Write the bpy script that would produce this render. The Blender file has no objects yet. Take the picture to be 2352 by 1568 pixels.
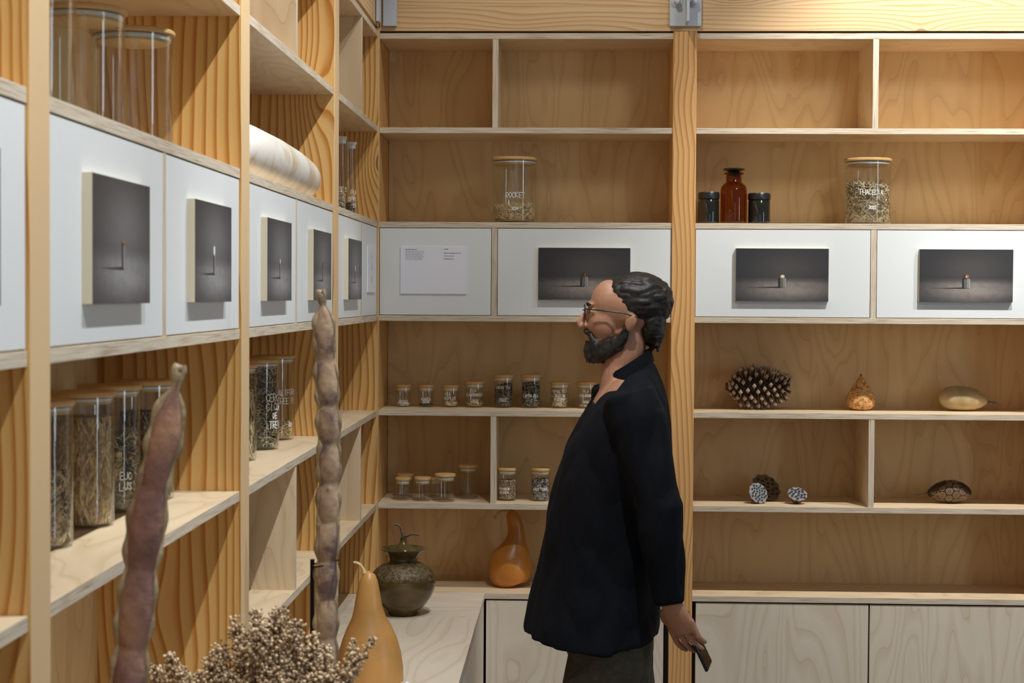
import bpy, math, random
import numpy as np
from mathutils import Vector, Matrix
random.seed(7); R = random.random
def U(a, b): return a + (b - a) * random.random()
S = bpy.context.scene
COL = S.collection
PI = math.pi

# ------------------------------------------------------------------ camera
F_PX = 3842.6; CAM = Vector((0, 0, 1.65))
cd = bpy.data.cameras.new('camera'); cam = bpy.data.objects.new('camera', cd); COL.objects.link(cam)
CR = (Matrix.Rotation(0.0355, 4, 'Z') @ Matrix.Rotation(PI/2 - 0.0277, 4, 'X') @ Matrix.Rotation(0.0058, 4, 'Z'))
cam.matrix_world = Matrix.Translation(CAM) @ CR
cd.sensor_width = 36; cd.lens = F_PX / 2352 * 36; cd.clip_start = 0.05
cd.dof.use_dof = True; cd.dof.focus_distance = 5.1; cd.dof.aperture_fstop = 11
S.camera = cam
def ray(x, y): return CR.to_3x3() @ Vector(((x - 1176) / F_PX, -(y - 784) / F_PX, -1))
def atY(x, y, Y): d = ray(x, y); return CAM + d * (Y / d.y)
def atX(x, y, X): d = ray(x, y); return CAM + d * (X / d.x)
def atZ(x, y, Z): d = ray(x, y); return CAM + d * ((Z - 1.65) / d.z)

# ------------------------------------------------------------------ view, world, lights
S.view_settings.view_transform = 'Standard'; S.view_settings.look = 'None'
S.view_settings.exposure = 0.08; S.view_settings.gamma = 1.0; S.view_settings.use_curve_mapping = False
S.cycles.transparent_max_bounces = 48; S.cycles.max_bounces = 10; S.cycles.diffuse_bounces = 6
S.cycles.sample_clamp_indirect = 6; S.cycles.caustics_reflective = False; S.cycles.caustics_refractive = False
w = bpy.data.worlds.new('world'); S.world = w; w.use_nodes = True
w.node_tree.nodes['Background'].inputs[0].default_value = (0.80, 0.91, 1.0, 1)
w.node_tree.nodes['Background'].inputs[1].default_value = 0.13
def spot(loc, aim, power, deg=70, blend=0.6, rad=0.02, col=(1.0, 0.975, 0.92)):
    l = bpy.data.lights.new('spotlight', 'SPOT'); l.energy = power; l.spot_size = math.radians(deg); l.spot_blend = blend
    l.shadow_soft_size = rad; l.color = col
    o = bpy.data.objects.new('spotlight', l); COL.objects.link(o); o.location = loc
    o.rotation_euler = (Vector(aim) - Vector(loc)).to_track_quat('-Z', 'Y').to_euler(); return o
LX, LZ = 0.17, 3.42
for y, p in ((1.0, 105), (2.15, 115), (3.3, 122), (4.25, 26)):      # ceiling track washing the left shelves
    spot((LX, y, LZ), (-0.66, y + 0.35, 1.40), p, 75, col=(0.955, 0.985, 1.0))
for x, p, az in ((-0.05, 22, 1.5), (1.30, 178, 1.70), (2.2, 160, 1.70)):                # ceiling track washing the far shelves
    spot((x, 4.30, LZ), (x - 0.02, 5.3, az), p, 74, col=(1.0, 0.985, 0.95))
spot((1.5, 2.9, 3.45), (0.75, 5.3, 2.50), 52, 44, 0.9, 0.28, col=(1.0, 0.985, 0.95))      # second ceiling row, catching the top compartments
def area(loc, aim, sx, sy, power, col):
    l = bpy.data.lights.new('window_and_fill_light', 'AREA'); l.shape = 'RECTANGLE'; l.size = sx; l.size_y = sy; l.energy = power; l.color = col
    o = bpy.data.objects.new('window_and_fill_light', l); COL.objects.link(o); o.location = loc
    o.rotation_euler = (Vector(aim) - Vector(loc)).to_track_quat('-Z', 'Y').to_euler()
area((4.6, 1.2, 1.7), (-0.6, 3.4, 1.4), 0.5, 2.4, 24, (0.78, 0.88, 1.0))       # tall window to the right behind the camera
area((1.5, -3.5, 2.0), (0.2, 5.2, 1.4), 2.6, 1.8, 6, (0.85, 0.93, 1.0))  # unseen soft fill added from the camera side

# ------------------------------------------------------------------ materials
MATS = {}
def newmat(name):
    m = bpy.data.materials.new(name); m.use_nodes = True; nt = m.node_tree; MATS[name] = m
    return m, nt, nt.nodes['Principled BSDF']
def N(nt, t, **kw):
    n = nt.nodes.new(t)
    for k, v in kw.items(): setattr(n, k, v)
    return n
def math_(nt, op, a, b=None):
    n = N(nt, 'ShaderNodeMath', operation=op)
    for i, s in enumerate((a, b)):
        if s is None: continue
        if isinstance(s, (int, float)): n.inputs[i].default_value = s
        else: nt.links.new(s, n.inputs[i])
    return n.outputs[0]
def ramp(nt, fac, stops):
    n = N(nt, 'ShaderNodeValToRGB'); nt.links.new(fac, n.inputs[0]); e = n.color_ramp.elements
    while len(e) < len(stops): e.new(0.5)
    for el, (p, c) in zip(e, stops): el.position = p; el.color = (*c, 1)
    return n.outputs[0]
def uvmap(nt, sx, sy, src='UV'):
    t = N(nt, 'ShaderNodeTexCoord'); m = N(nt, 'ShaderNodeMapping'); nt.links.new(t.outputs[src], m.inputs[0])
    m.inputs[3].default_value = (sx, sy, sx if src != 'UV' else 1); return m.outputs[0]
def noise(nt, vec, scale, detail=3, rough=0.5, dist=0.0):
    n = N(nt, 'ShaderNodeTexNoise'); nt.links.new(vec, n.inputs['Vector']); n.inputs['Scale'].default_value = scale
    n.inputs['Detail'].default_value = detail; n.inputs['Roughness'].default_value = rough; n.inputs['Distortion'].default_value = dist
    return n.outputs[0]
def mixc(nt, fac, a, b, mode='MIX'):
    n = N(nt, 'ShaderNodeMix', data_type='RGBA', blend_type=mode)
    for s, v in ((0, fac), (6, a), (7, b)):
        if isinstance(v, (int, float)): n.inputs[s].default_value = v
        elif isinstance(v, tuple): n.inputs[s].default_value = (*v, 1)
        else: nt.links.new(v, n.inputs[s])
    return n.outputs[2]
def bump(nt, b, h, st=0.2, d=0.001):
    n = N(nt, 'ShaderNodeBump'); n.inputs['Strength'].default_value = st; n.inputs['Distance'].default_value = d
    nt.links.new(h, n.inputs['Height']); nt.links.new(n.outputs[0], b.inputs['Normal'])
def plain(name, c, rough=0.5, metal=0, var=0.0, vs=30, spec=0.5, bst=0):
    m, nt, b = newmat(name); b.inputs['Base Color'].default_value = (*c, 1); b.inputs['Roughness'].default_value = rough
    b.inputs['Metallic'].default_value = metal; b.inputs['Specular IOR Level'].default_value = spec
    if var:
        n = noise(nt, uvmap(nt, 1, 1, 'Object'), vs, 4)
        nt.links.new(ramp(nt, n, [(0.3, tuple(x * (1 - var) for x in c)), (0.7, tuple(min(1, x * (1 + var)) for x in c))]), b.inputs['Base Color'])
        if bst: bump(nt, b, n, bst, 0.002)
    return m
def birch(name, base, line):
    m, nt, b = newmat(name); v = uvmap(nt, 3.0, 0.75)
    n = noise(nt, v, 1.6, 2.2, 0.45, 0.5)
    fr = math_(nt, 'FRACT', math_(nt, 'MULTIPLY', n, 13.0))
    ln = ramp(nt, fr, [(0, (0.55,)*3), (0.06, (0.1,)*3), (0.6, (0,)*3), (0.93, (0.25,)*3)])
    fine = noise(nt, uvmap(nt, 90, 3.5), 4, 3)
    broad = noise(nt, uvmap(nt, 2.0, 0.7), 2.2, 3)
    c = mixc(nt, broad, tuple(x * 0.90 for x in base), tuple(min(1, x * 1.07) for x in base))
    c = mixc(nt, ln, c, line); c = mixc(nt, math_(nt, 'MULTIPLY', fine, 0.16), c, line)
    nt.links.new(c, b.inputs['Base Color']); b.inputs['Roughness'].default_value = 0.42; b.inputs['Specular IOR Level'].default_value = 0.35
    bump(nt, b, fine, 0.06, 0.0004); return m
def pine(name, pale, dark, freq=62, amp=3.2, knots=True):
    m, nt, b = newmat(name); v = uvmap(nt, 5.0, 1.0)
    n = noise(nt, v, 0.9, 2.0, 0.45, 0.2)
    sep = N(nt, 'ShaderNodeSeparateXYZ'); nt.links.new(uvmap(nt, 1, 1), sep.inputs[0])
    ph = math_(nt, 'ADD', math_(nt, 'MULTIPLY', sep.outputs[0], float(freq)), math_(nt, 'MULTIPLY', n, amp * 3))
    kn = None
    if knots:
        vo = N(nt, 'ShaderNodeTexVoronoi', feature='F1'); nt.links.new(uvmap(nt, 4.6, 2.3), vo.inputs['Vector']); vo.inputs['Scale'].default_value = 1.0
        k = vo.outputs['Distance']
        kn = ramp(nt, k, [(0.0, (0.5,)*3), (0.045, (0.7,)*3), (0.058, (1,)*3), (0.068, (0,)*3)])
        ph = math_(nt, 'ADD', ph, math_(nt, 'MULTIPLY', math_(nt, 'POWER', math_(nt, 'SUBTRACT', 1.0, math_(nt, 'MINIMUM', k, 1.0)), 5.0), 4.0))
    fr = math_(nt, 'FRACT', ph)
    ln = ramp(nt, fr, [(0, (0.0,)*3), (0.45, (0.18,)*3), (0.78, (0.95,)*3), (0.86, (1.0,)*3), (0.93, (0.05,)*3)])
    fine = noise(nt, uvmap(nt, 160, 4), 4, 3)
    broad = noise(nt, uvmap(nt, 4, 0.8), 1.5, 2)
    c = mixc(nt, broad, tuple(x * 0.85 for x in pale), tuple(min(1, x * 1.1) for x in pale))
    c = mixc(nt, ln, c, dark); c = mixc(nt, math_(nt, 'MULTIPLY', fine, 0.25), c, dark)
    if knots: c = mixc(nt, math_(nt, 'MULTIPLY', kn, 0.75), c, (0.14, 0.055, 0.02))
    nt.links.new(c, b.inputs['Base Color']); b.inputs['Roughness'].default_value = 0.5; b.inputs['Specular IOR Level'].default_value = 0.3
    bump(nt, b, ln, 0.08, 0.0005); return m
birch('birch', (0.77, 0.62, 0.42), (0.42, 0.25, 0.11))
birch('birch_shaded', (0.74, 0.54, 0.28), (0.42, 0.25, 0.10))  # birch again, warmer and deeper: shade of the recesses put into the colour
birch('birch_pale', (0.77, 0.69, 0.57), (0.46, 0.32, 0.18))
pine('fir', (0.78, 0.50, 0.19), (0.46, 0.18, 0.028), freq=52, amp=3.0)
pine('fir_pale', (0.80, 0.60, 0.36), (0.66, 0.42, 0.20), freq=190, amp=1.2, knots=False)
pine('glulam', (0.78, 0.56, 0.33), (0.58, 0.33, 0.13), freq=72, amp=2.2)
pine('fir_post', (0.78, 0.47, 0.20), (0.52, 0.24, 0.065), freq=68, amp=2.2)
m, nt, b = newmat('ply_edge')
st = noise(nt, uvmap(nt, 9, 420), 1.0, 2, 0.6); st2 = noise(nt, uvmap(nt, 60, 1500), 1.0, 2)
c = ramp(nt, st, [(0.30, (0.30, 0.20, 0.12)), (0.42, (0.60, 0.50, 0.37)), (0.6, (0.74, 0.66, 0.54))])
c = mixc(nt, math_(nt, 'MULTIPLY', st2, 0.35), c, (0.42, 0.32, 0.21)); nt.links.new(c, b.inputs['Base Color']); b.inputs['Roughness'].default_value = 0.6
plain('white_laminate', (0.77, 0.80, 0.80), 0.42, var=0.015, vs=3)
plain('paper', (0.84, 0.85, 0.93), 0.7); plain('ink', (0.05, 0.05, 0.07), 0.7); plain('ink_blue', (0.10, 0.11, 0.30), 0.7)
plain('steel_grey', (0.56, 0.60, 0.66), 0.35, 0.0, spec=0.6)
plain('dark_gap', (0.02, 0.015, 0.012), 0.9)
plain('plaster', (0.72, 0.72, 0.70), 0.9); plain('concrete', (0.20, 0.19, 0.18), 0.7, var=0.1, vs=3)
def thin_glass(name, tint, refl=0.9, ior=1.45, rough=0.01):
    m, nt, b = newmat(name); nt.nodes.remove(b); out = nt.nodes['Material Output']
    t = N(nt, 'ShaderNodeBsdfTransparent'); t.inputs[0].default_value = (*tint, 1)
    g = N(nt, 'ShaderNodeBsdfGlossy'); g.inputs['Roughness'].default_value = rough; g.inputs[0].default_value = (refl,)*3 + (1,)
    ge = N(nt, 'ShaderNodeNewGeometry'); dt = N(nt, 'ShaderNodeVectorMath', operation='DOT_PRODUCT'); nt.links.new(ge.outputs['Normal'], dt.inputs[0]); nt.links.new(ge.outputs['Incoming'], dt.inputs[1])
    fr = math_(nt, 'ADD', 0.035, math_(nt, 'MULTIPLY', math_(nt, 'POWER', math_(nt, 'SUBTRACT', 1.0, math_(nt, 'ABSOLUTE', dt.outputs['Value'])), 5.0), 0.85))
    mx = N(nt, 'ShaderNodeMixShader'); nt.links.new(fr, mx.inputs[0]); nt.links.new(t.outputs[0], mx.inputs[1]); nt.links.new(g.outputs[0], mx.inputs[2])
    nt.links.new(mx.outputs[0], out.inputs[0]); return m
thin_glass('glass', (0.975, 0.985, 0.98)); thin_glass('amber_glass', (0.74, 0.50, 0.18)); thin_glass('smoke_glass', (0.10, 0.11, 0.10), ior=1.5)
plain('seal', (0.75, 0.76, 0.78), 0.25)
birch('bamboo', (0.66, 0.42, 0.17), (0.48, 0.26, 0.08)); plain('white_lid', (0.72, 0.70, 0.66), 0.4)
plain('marker', (0.86, 0.86, 0.86), 0.6)
plain('black_plastic', (0.012, 0.013, 0.015), 0.3); plain('black_metal', (0.015, 0.015, 0.016), 0.4, 0.6)
plain('brass_plate', (0.55, 0.42, 0.15), 0.35, 0.6)
plain('canvas_edge', (0.66, 0.57, 0.42), 0.8)
for nm, c, v in (('seed_cream', (0.62, 0.50, 0.34), 0.25), ('seed_pea', (0.62, 0.45, 0.23), 0.2), ('seed_olive', (0.42, 0.30, 0.13), 0.35), ('seed_black', (0.045, 0.038, 0.035), 0.5),
                 ('seed_brown', (0.40, 0.24, 0.13), 0.35), ('seed_grey', (0.30, 0.29, 0.27), 0.5), ('seed_speck', (0.22, 0.16, 0.10), 0.6), ('straw', (0.74, 0.55, 0.27), 0.25),
                 ('straw_pale', (0.66, 0.54, 0.36), 0.3), ('leaf_dark', (0.16, 0.12, 0.06), 0.6), ('flower_dry', (0.50, 0.36, 0.21), 0.45), ('flower_pale', (0.72, 0.56, 0.36), 0.35), ('flower_brown', (0.24, 0.15, 0.085), 0.4),
                 ('twig', (0.13, 0.09, 0.06), 0.4), ('husk', (0.42, 0.31, 0.17), 0.3)):
    plain(nm, c, 0.6, var=v, vs=160)
plain('gourd_tan', (0.50, 0.255, 0.075), 0.35, var=0.22, vs=9); plain('gourd_orange', (0.50, 0.19, 0.03), 0.33, var=0.25, vs=8)
plain('gourd_stem', (0.66, 0.47, 0.22), 0.6, var=0.2, vs=40); plain('gourd_pale', (0.40, 0.30, 0.15), 0.5, var=0.3, vs=22)
plain('gourd_black', (0.030, 0.020, 0.015), 0.42, var=0.3, vs=20); plain('carving', (0.45, 0.27, 0.12), 0.5)
m, nt, b = newmat('gourd_white'); n1 = noise(nt, uvmap(nt, 1, 1, 'Object'), 9, 4, 0.6, 1.2)
c = ramp(nt, n1, [(0.34, (0.60, 0.42, 0.24)), (0.45, (0.78, 0.68, 0.54)), (0.55, (0.86, 0.83, 0.76))]); nt.links.new(c, b.inputs['Base Color']); b.inputs['Roughness'].default_value = 0.35
m, nt, b = newmat('gourd_engraved'); n1 = noise(nt, uvmap(nt, 1, 1, 'Object'), 34, 2, 0.4, 1.5)
fr = math_(nt, 'FRACT', math_(nt, 'MULTIPLY', n1, 7.0)); c = ramp(nt, fr, [(0, (0.04, 0.02, 0.01)), (0.22, (0.60, 0.28, 0.07)), (0.45, (0.70, 0.46, 0.20)), (0.9, (0.50, 0.20, 0.05))])
nt.links.new(c, b.inputs['Base Color']); b.inputs['Roughness'].default_value = 0.25
m, nt, b = newmat('glaze'); n1 = noise(nt, uvmap(nt, 1, 1, 'Object'), 14, 5, 0.6); b.inputs['Roughness'].default_value = 0.16
c = ramp(nt, n1, [(0.3, (0.05, 0.030, 0.010)), (0.55, (0.115, 0.085, 0.028)), (0.75, (0.17, 0.125, 0.045))]); nt.links.new(c, b.inputs['Base Color'])
m, nt, b = newmat('glaze_rough'); n1 = noise(nt, uvmap(nt, 1, 1, 'Object'), 90, 4, 0.6); b.inputs['Roughness'].default_value = 0.2
c = ramp(nt, n1, [(0.35, (0.05, 0.030, 0.012)), (0.65, (0.20, 0.15, 0.07))]); nt.links.new(c, b.inputs['Base Color']); bump(nt, b, n1, 0.9, 0.006)
def podmat(name, stops, sc):
    m, nt, b = newmat(name); n1 = noise(nt, uvmap(nt, 1, 1, 'Object'), sc, 5, 0.6); n2 = noise(nt, uvmap(nt, 1, 1, 'Object'), sc * 6, 3)
    c = mixc(nt, math_(nt, 'MULTIPLY', n2, 0.35), ramp(nt, n1, stops), stops[0][1]); nt.links.new(c, b.inputs['Base Color'])
    b.inputs['Roughness'].default_value = 0.42; bump(nt, b, n2, 0.5, 0.003)
podmat('pod_brown', [(0.32, (0.12, 0.055, 0.045)), (0.5, (0.27, 0.14, 0.11)), (0.68, (0.42, 0.23, 0.14))], 16)
podmat('pod_tan', [(0.40, (0.15, 0.095, 0.085)), (0.49, (0.42, 0.28, 0.18)), (0.66, (0.62, 0.44, 0.27))], 15)
podmat('pod_rim', [(0.35, (0.20, 0.14, 0.08)), (0.5, (0.34, 0.25, 0.14)), (0.66, (0.52, 0.41, 0.25))], 20)
m, nt, b = newmat('cone_scale')
sep = N(nt, 'ShaderNodeSeparateXYZ'); nt.links.new(uvmap(nt, 1, 1), sep.inputs[0])
nt.links.new(ramp(nt, sep.outputs[1], [(0.0, (0.035, 0.02, 0.014)), (0.6, (0.12, 0.08, 0.055)), (0.85, (0.30, 0.22, 0.16)), (1.0, (0.40, 0.31, 0.235))]), b.inputs['Base Color']); b.inputs['Roughness'].default_value = 0.65
plain('lotus_side', (0.13, 0.085, 0.055), 0.7, var=0.4, vs=60); plain('lotus_face', (0.23, 0.235, 0.25), 0.7, var=0.2, vs=60)
m, nt, b = newmat('skin'); n1 = noise(nt, uvmap(nt, 1, 1, 'Object'), 18, 3)
nt.links.new(ramp(nt, n1, [(0.35, (0.44, 0.215, 0.13)), (0.65, (0.52, 0.27, 0.165))]), b.inputs['Base Color']); b.inputs['Roughness'].default_value = 0.5
b.inputs['Subsurface Weight'].default_value = 0.08; b.inputs['Subsurface Radius'].default_value = (0.02, 0.008, 0.004)
plain('hair', (0.018, 0.014, 0.012), 0.5, var=0.5, vs=120, bst=0.5); plain('navy_cloth', (0.0040, 0.0050, 0.0085), 0.85, var=0.25, vs=60, spec=0.2)
plain('olive_cloth', (0.080, 0.070, 0.050), 0.9, var=0.2, vs=60, spec=0.2); plain('shoe', (0.02, 0.018, 0.016), 0.5); plain('sole', (0.3, 0.28, 0.25), 0.8)
plain('eye_white', (0.7, 0.68, 0.65), 0.2); plain('iris', (0.05, 0.025, 0.012), 0.2); plain('screen', (0.01, 0.01, 0.012), 0.08)
plain('lip', (0.36, 0.14, 0.10), 0.45); plain('sock', (0.03, 0.03, 0.03), 0.9)
# painted canvases: picture drawn in the canvas's own coordinates
def canvas(name, warm, port):
    m, nt, b = newmat(name); t = N(nt, 'ShaderNodeTexCoord'); sp = N(nt, 'ShaderNodeSeparateXYZ'); nt.links.new(t.outputs['UV'], sp.inputs[0])
    u, v = sp.outputs[0], sp.outputs[1]
    def gauss(cu, cv, su, sv):
        a = math_(nt, 'DIVIDE', math_(nt, 'SUBTRACT', u, cu), su); c = math_(nt, 'DIVIDE', math_(nt, 'SUBTRACT', v, cv), sv)
        return math_(nt, 'POWER', 2.718, math_(nt, 'MULTIPLY', math_(nt, 'ADD', math_(nt, 'MULTIPLY', a, a), math_(nt, 'MULTIPLY', c, c)), -1.0))
    up = gauss(0.55, 0.62, 0.36, 0.32); lo = gauss(0.56, 0.24, 0.42, 0.20)
    edge = N(nt, 'ShaderNodeMapRange'); nt.links.new(v, edge.inputs[0]); edge.inputs[1].default_value = 0.34; edge.inputs[2].default_value = 0.46; edge.inputs[3].default_value = 1; edge.inputs[4].default_value = 0
    nz = noise(nt, uvmap(nt, 1.6, 1.0), 9, 6, 0.6)
    c = mixc(nt, math_(nt, 'MULTIPLY', up, 0.8), (0.030, 0.030, 0.034), warm)
    fl = math_(nt, 'MULTIPLY', math_(nt, 'MULTIPLY', edge.outputs[0], lo), math_(nt, 'ADD', nz, 0.25))
    c = mixc(nt, fl, c, (0.42, 0.36, 0.32) if not port else (0.42, 0.41, 0.40)); c = mixc(nt, math_(nt, 'MULTIPLY', nz, 0.25), c, (0.03, 0.03, 0.033))
    nt.links.new(c, b.inputs['Base Color']); b.inputs['Roughness'].default_value = 0.45
canvas('canvas_jar', (0.088, 0.080, 0.072), False); canvas('canvas_match', (0.20, 0.20, 0.205), True)
for nm, c in (('paint_dark', (0.018, 0.018, 0.019)), ('paint_stone', (0.12, 0.125, 0.12)), ('paint_stone_light', (0.24, 0.24, 0.225)), ('paint_white', (0.8, 0.78, 0.72)),
              ('paint_rust', (0.38, 0.15, 0.06)), ('paint_redbrown', (0.06, 0.03, 0.025)), ('paint_shadow', (0.028, 0.028, 0.029)), ('paint_grey', (0.40, 0.40, 0.38)), ('paint_cream', (0.72, 0.50, 0.30))): plain(nm, c, 0.5)

# ------------------------------------------------------------------ mesh helpers
class MB:
    def __init__(s): s.v = []; s.f = []; s.m = []; s.uv = []
    def face(s, idx, mat=0, uv=None): s.f.append(idx); s.m.append(mat); s.uv.append(uv or [(0, 0)] * len(idx))
    def box(s, lo, hi, mat=0, T=None):
        b = len(s.v)
        for z in (lo[2], hi[2]):
            for x, y in ((lo[0], lo[1]), (hi[0], lo[1]), (hi[0], hi[1]), (lo[0], hi[1])):
                p = Vector((x, y, z)); s.v.append(tuple(T @ p) if T else tuple(p))
        for q in ((0, 3, 2, 1), (4, 5, 6, 7), (0, 1, 5, 4), (1, 2, 6, 5), (2, 3, 7, 6), (3, 0, 4, 7)): s.face([b + i for i in q], mat)
    def board(s, lo, hi, thick, grain, mf=0, me=1, off=(0, 0)):
        b = len(s.v); s.box(lo, hi)
        for i in range(6):
            fi = len(s.f) - 6 + i; idx = s.f[fi]; na = (2, 2, 1, 0, 1, 0)[i]
            oth = [a for a in range(3) if a != na]
            if na == thick or me == mf:
                s.m[fi] = mf; va = grain if grain != na else oth[1]; ua = [a for a in oth if a != va][0]
            else: s.m[fi] = me; va = thick; ua = [a for a in oth if a != thick][0]
            s.uv[fi] = [(s.v[k][ua] + off[0], s.v[k][va] + off[1]) for k in idx]
    def rings(s, rings, mat=0, closed=True, cap=True, uvs=False):
        b = len(s.v); n = len(rings[0])
        for r in rings: s.v += [tuple(p) for p in r]
        for i in range(len(rings) - 1):
            mi = mat(i) if callable(mat) else mat
            for j in range(n if closed else n - 1):
                k = (j + 1) % n
                s.face([b + i*n + j, b + i*n + k, b + (i+1)*n + k, b + (i+1)*n + j], mi)
        if cap and closed:
            s.face([b + j for j in reversed(range(n))], mat(0) if callable(mat) else mat)
            s.face([b + (len(rings)-1)*n + j for j in range(n)], mat(len(rings)-2) if callable(mat) else mat)
    def lathe(s, prof, c=(0, 0, 0), seg=32, mat=0, cap=True, T=None):
        rr = []
        for r, z in prof:
            ring = [Vector((c[0] + max(r, 1e-5) * math.cos(2*PI*j/seg), c[1] + max(r, 1e-5) * math.sin(2*PI*j/seg), c[2] + z)) for j in range(seg)]
            rr.append([T @ p for p in ring] if T else ring)
        s.rings(rr, mat, cap=cap)
    def tube(s, pts, rad, seg=12, side=Vector((0, 1, 0)), mat=0, shape=None):
        """sweep; rad = number or (a along side, b across) per point"""
        pts = [Vector(p) for p in pts]; rr = []
        for i, p in enumerate(pts):
            t = (pts[min(i+1, len(pts)-1)] - pts[max(i-1, 0)]).normalized()
            sd = (side - t * side.dot(t)); sd = sd.normalized() if sd.length > 1e-4 else t.orthogonal().normalized()
            o = t.cross(sd); r = rad[i]; a, b = (r, r) if isinstance(r, (int, float)) else r
            ring = []
            for j in range(seg):
                th = 2*PI*j/seg; k = shape(i, th) if shape else 1
                ring.append(p + sd * math.cos(th) * a * k + o * math.sin(th) * b * k)
            rr.append(ring)
        s.rings(rr, mat)
    def ball(s, c, r, mat=0, seg=10, rings=7, T=None):
        r = (r, r, r) if isinstance(r, (int, float)) else r
        b = len(s.v); c = Vector(c); P = []
        for i in range(rings + 1):
            ph = PI * i / rings
            P.append([c + Vector((r[0]*math.sin(ph)*math.cos(2*PI*j/seg), r[1]*math.sin(ph)*math.sin(2*PI*j/seg), -r[2]*math.cos(ph))) if not T else
                      c + T @ Vector((r[0]*math.sin(ph)*math.cos(2*PI*j/seg), r[1]*math.sin(ph)*math.sin(2*PI*j/seg), -r[2]*math.cos(ph))) for j in range(seg)])
        P[0] = [P[0][0] + Vector((1e-6*math.cos(j), 1e-6*math.sin(j), 0)) for j in range(seg)]; P[-1] = [P[-1][0] + Vector((1e-6*math.cos(j), 1e-6*math.sin(j), 0)) for j in range(seg)]
        s.rings(P, mat, cap=False)
    def octa(s, c, r, mat=0, ax=None):
        """small seed: stretched icosahedron"""
        b = len(s.v); q = Matrix.Rotation(U(0, 6.28), 3, 'Z') @ Matrix.Rotation(U(0, 6.28), 3, 'X')
        r = (r, r, r) if isinstance(r, (int, float)) else r
        for p in ICO: s.v.append(tuple(Vector(c) + q @ Vector((p[0]*r[0], p[1]*r[1], p[2]*r[2]))))
        for f in ICOF: s.face([b + i for i in f], mat)
    def build(s, name, mats, parent=None, smooth=30, loc=None, bevel=0):
        me = bpy.data.meshes.new(name)
        o_ = Vector(loc) if loc is not None else Vector((0, 0, 0))
        me.from_pydata([tuple(Vector(p) - o_) for p in s.v], [], s.f)
        for mn in mats: me.materials.append(MATS[mn])
        me.polygons.foreach_set('material_index', s.m)
        uvl = me.uv_layers.new(name='UVMap'); uvl.data.foreach_set('uv', [c for f in s.uv for p in f for c in p])
        me.update()
        if smooth: me.polygons.foreach_set('use_smooth', [True] * len(me.polygons)); me.set_sharp_from_angle(angle=math.radians(smooth))
        o = bpy.data.objects.new(name, me); COL.objects.link(o); o.location = o_
        if parent: o.parent = parent; o.location = o_ - parent_loc(parent)
        if bevel:
            bv = o.modifiers.new('bevel', 'BEVEL'); bv.width = bevel; bv.segments = 2; bv.limit_method = 'ANGLE'
        return o
def parent_loc(p):
    l = Vector(p.location)
    while p.parent: p = p.parent; l += Vector(p.location)
    return l
g = (1 + 5**0.5) / 2; k_ = 1 / math.sqrt(1 + g*g)
ICO = [tuple(k_ * c for c in p) for p in ((-1, g, 0), (1, g, 0), (-1, -g, 0), (1, -g, 0), (0, -1, g), (0, 1, g), (0, -1, -g), (0, 1, -g), (g, 0, -1), (g, 0, 1), (-g, 0, -1), (-g, 0, 1))]
ICOF = [(0,11,5),(0,5,1),(0,1,7),(0,7,10),(0,10,11),(1,5,9),(5,11,4),(11,10,2),(10,7,6),(7,1,8),(3,9,4),(3,4,2),(3,2,6),(3,6,8),(3,8,9),(4,9,5),(2,4,11),(6,2,10),(8,6,7),(9,8,1)]
def tag(o, label=None, cat=None, group=None, kind=None):
    if label: o['label'] = label
    if cat: o['category'] = cat
    if group: o['group'] = group
    if kind: o['kind'] = kind
    return o
def empty(name, loc, label, cat, group=None):
    o = bpy.data.objects.new(name, None); COL.objects.link(o); o.location = loc; o.empty_display_size = 0.05
    return tag(o, label, cat, group)
def remeshed(mb, name, mats, parent, voxel=0.005, smooth=6, loc=None):
    """fuse overlapping closed shells of a builder into one continuous surface"""
    o = mb.build('tmp', mats, None, 0)
    r = o.modifiers.new('r', 'REMESH'); r.mode = 'VOXEL'; r.voxel_size = voxel; r.use_smooth_shade = True
    sm = o.modifiers.new('s', 'SMOOTH'); sm.iterations = smooth; sm.factor = 0.5
    dg = bpy.context.evaluated_depsgraph_get(); me = bpy.data.meshes.new_from_object(o.evaluated_get(dg))
    bpy.data.objects.remove(o); me.name = name
    n = bpy.data.objects.new(name, me); COL.objects.link(n)
    me.materials.clear()
    for mn in mats: me.materials.append(MATS[mn])
    me.polygons.foreach_set('use_smooth', [True] * len(me.polygons))
    if parent: n.parent = parent; n.location = -parent_loc(parent)
    return n

# ------------------------------------------------------------------ shelving: measured levels (metres)
XL = -0.6093; D = 5.26; DEP = 0.265; T = 0.018
Z = {1: 2.4698, 2: 2.175, 3: 1.8786, 4: 1.5846, 5: 1.2861, 6: 0.9918, 7: 0.7077}
def rnd(): return (U(0, 40), U(0, 40))
def shelf_x(unit, k, x0, x1):      # shelf of the far unit, running along X
    mb = MB(); mb.board((x0, D, Z[k] - T), (x1, D + DEP, Z[k]), 2, 0, off=rnd()); return mb.build('shelf', ['birch', 'ply_edge'], unit, 30, (x0, D, Z[k] - T), 0.0006)
def shelf_y(unit, k, y0, y1):
    mb = MB(); mb.board((XL - DEP, y0, Z[k] - T), (XL, y1, Z[k]), 2, 1, off=rnd()); return mb.build('shelf', ['birch', 'ply_edge'], unit, 30, (XL - DEP, y0, Z[k] - T), 0.0006)
def div_x(unit, ka, kb, x, back=DEP):
    mb = MB(); mb.board((x, D + 0.001, Z[kb]), (x + T, D + back, Z[ka] - T), 0, 2, off=rnd()); return mb.build('divider', ['birch', 'ply_edge'], unit, 30, (x, D, Z[kb]), 0.0006)
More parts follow.
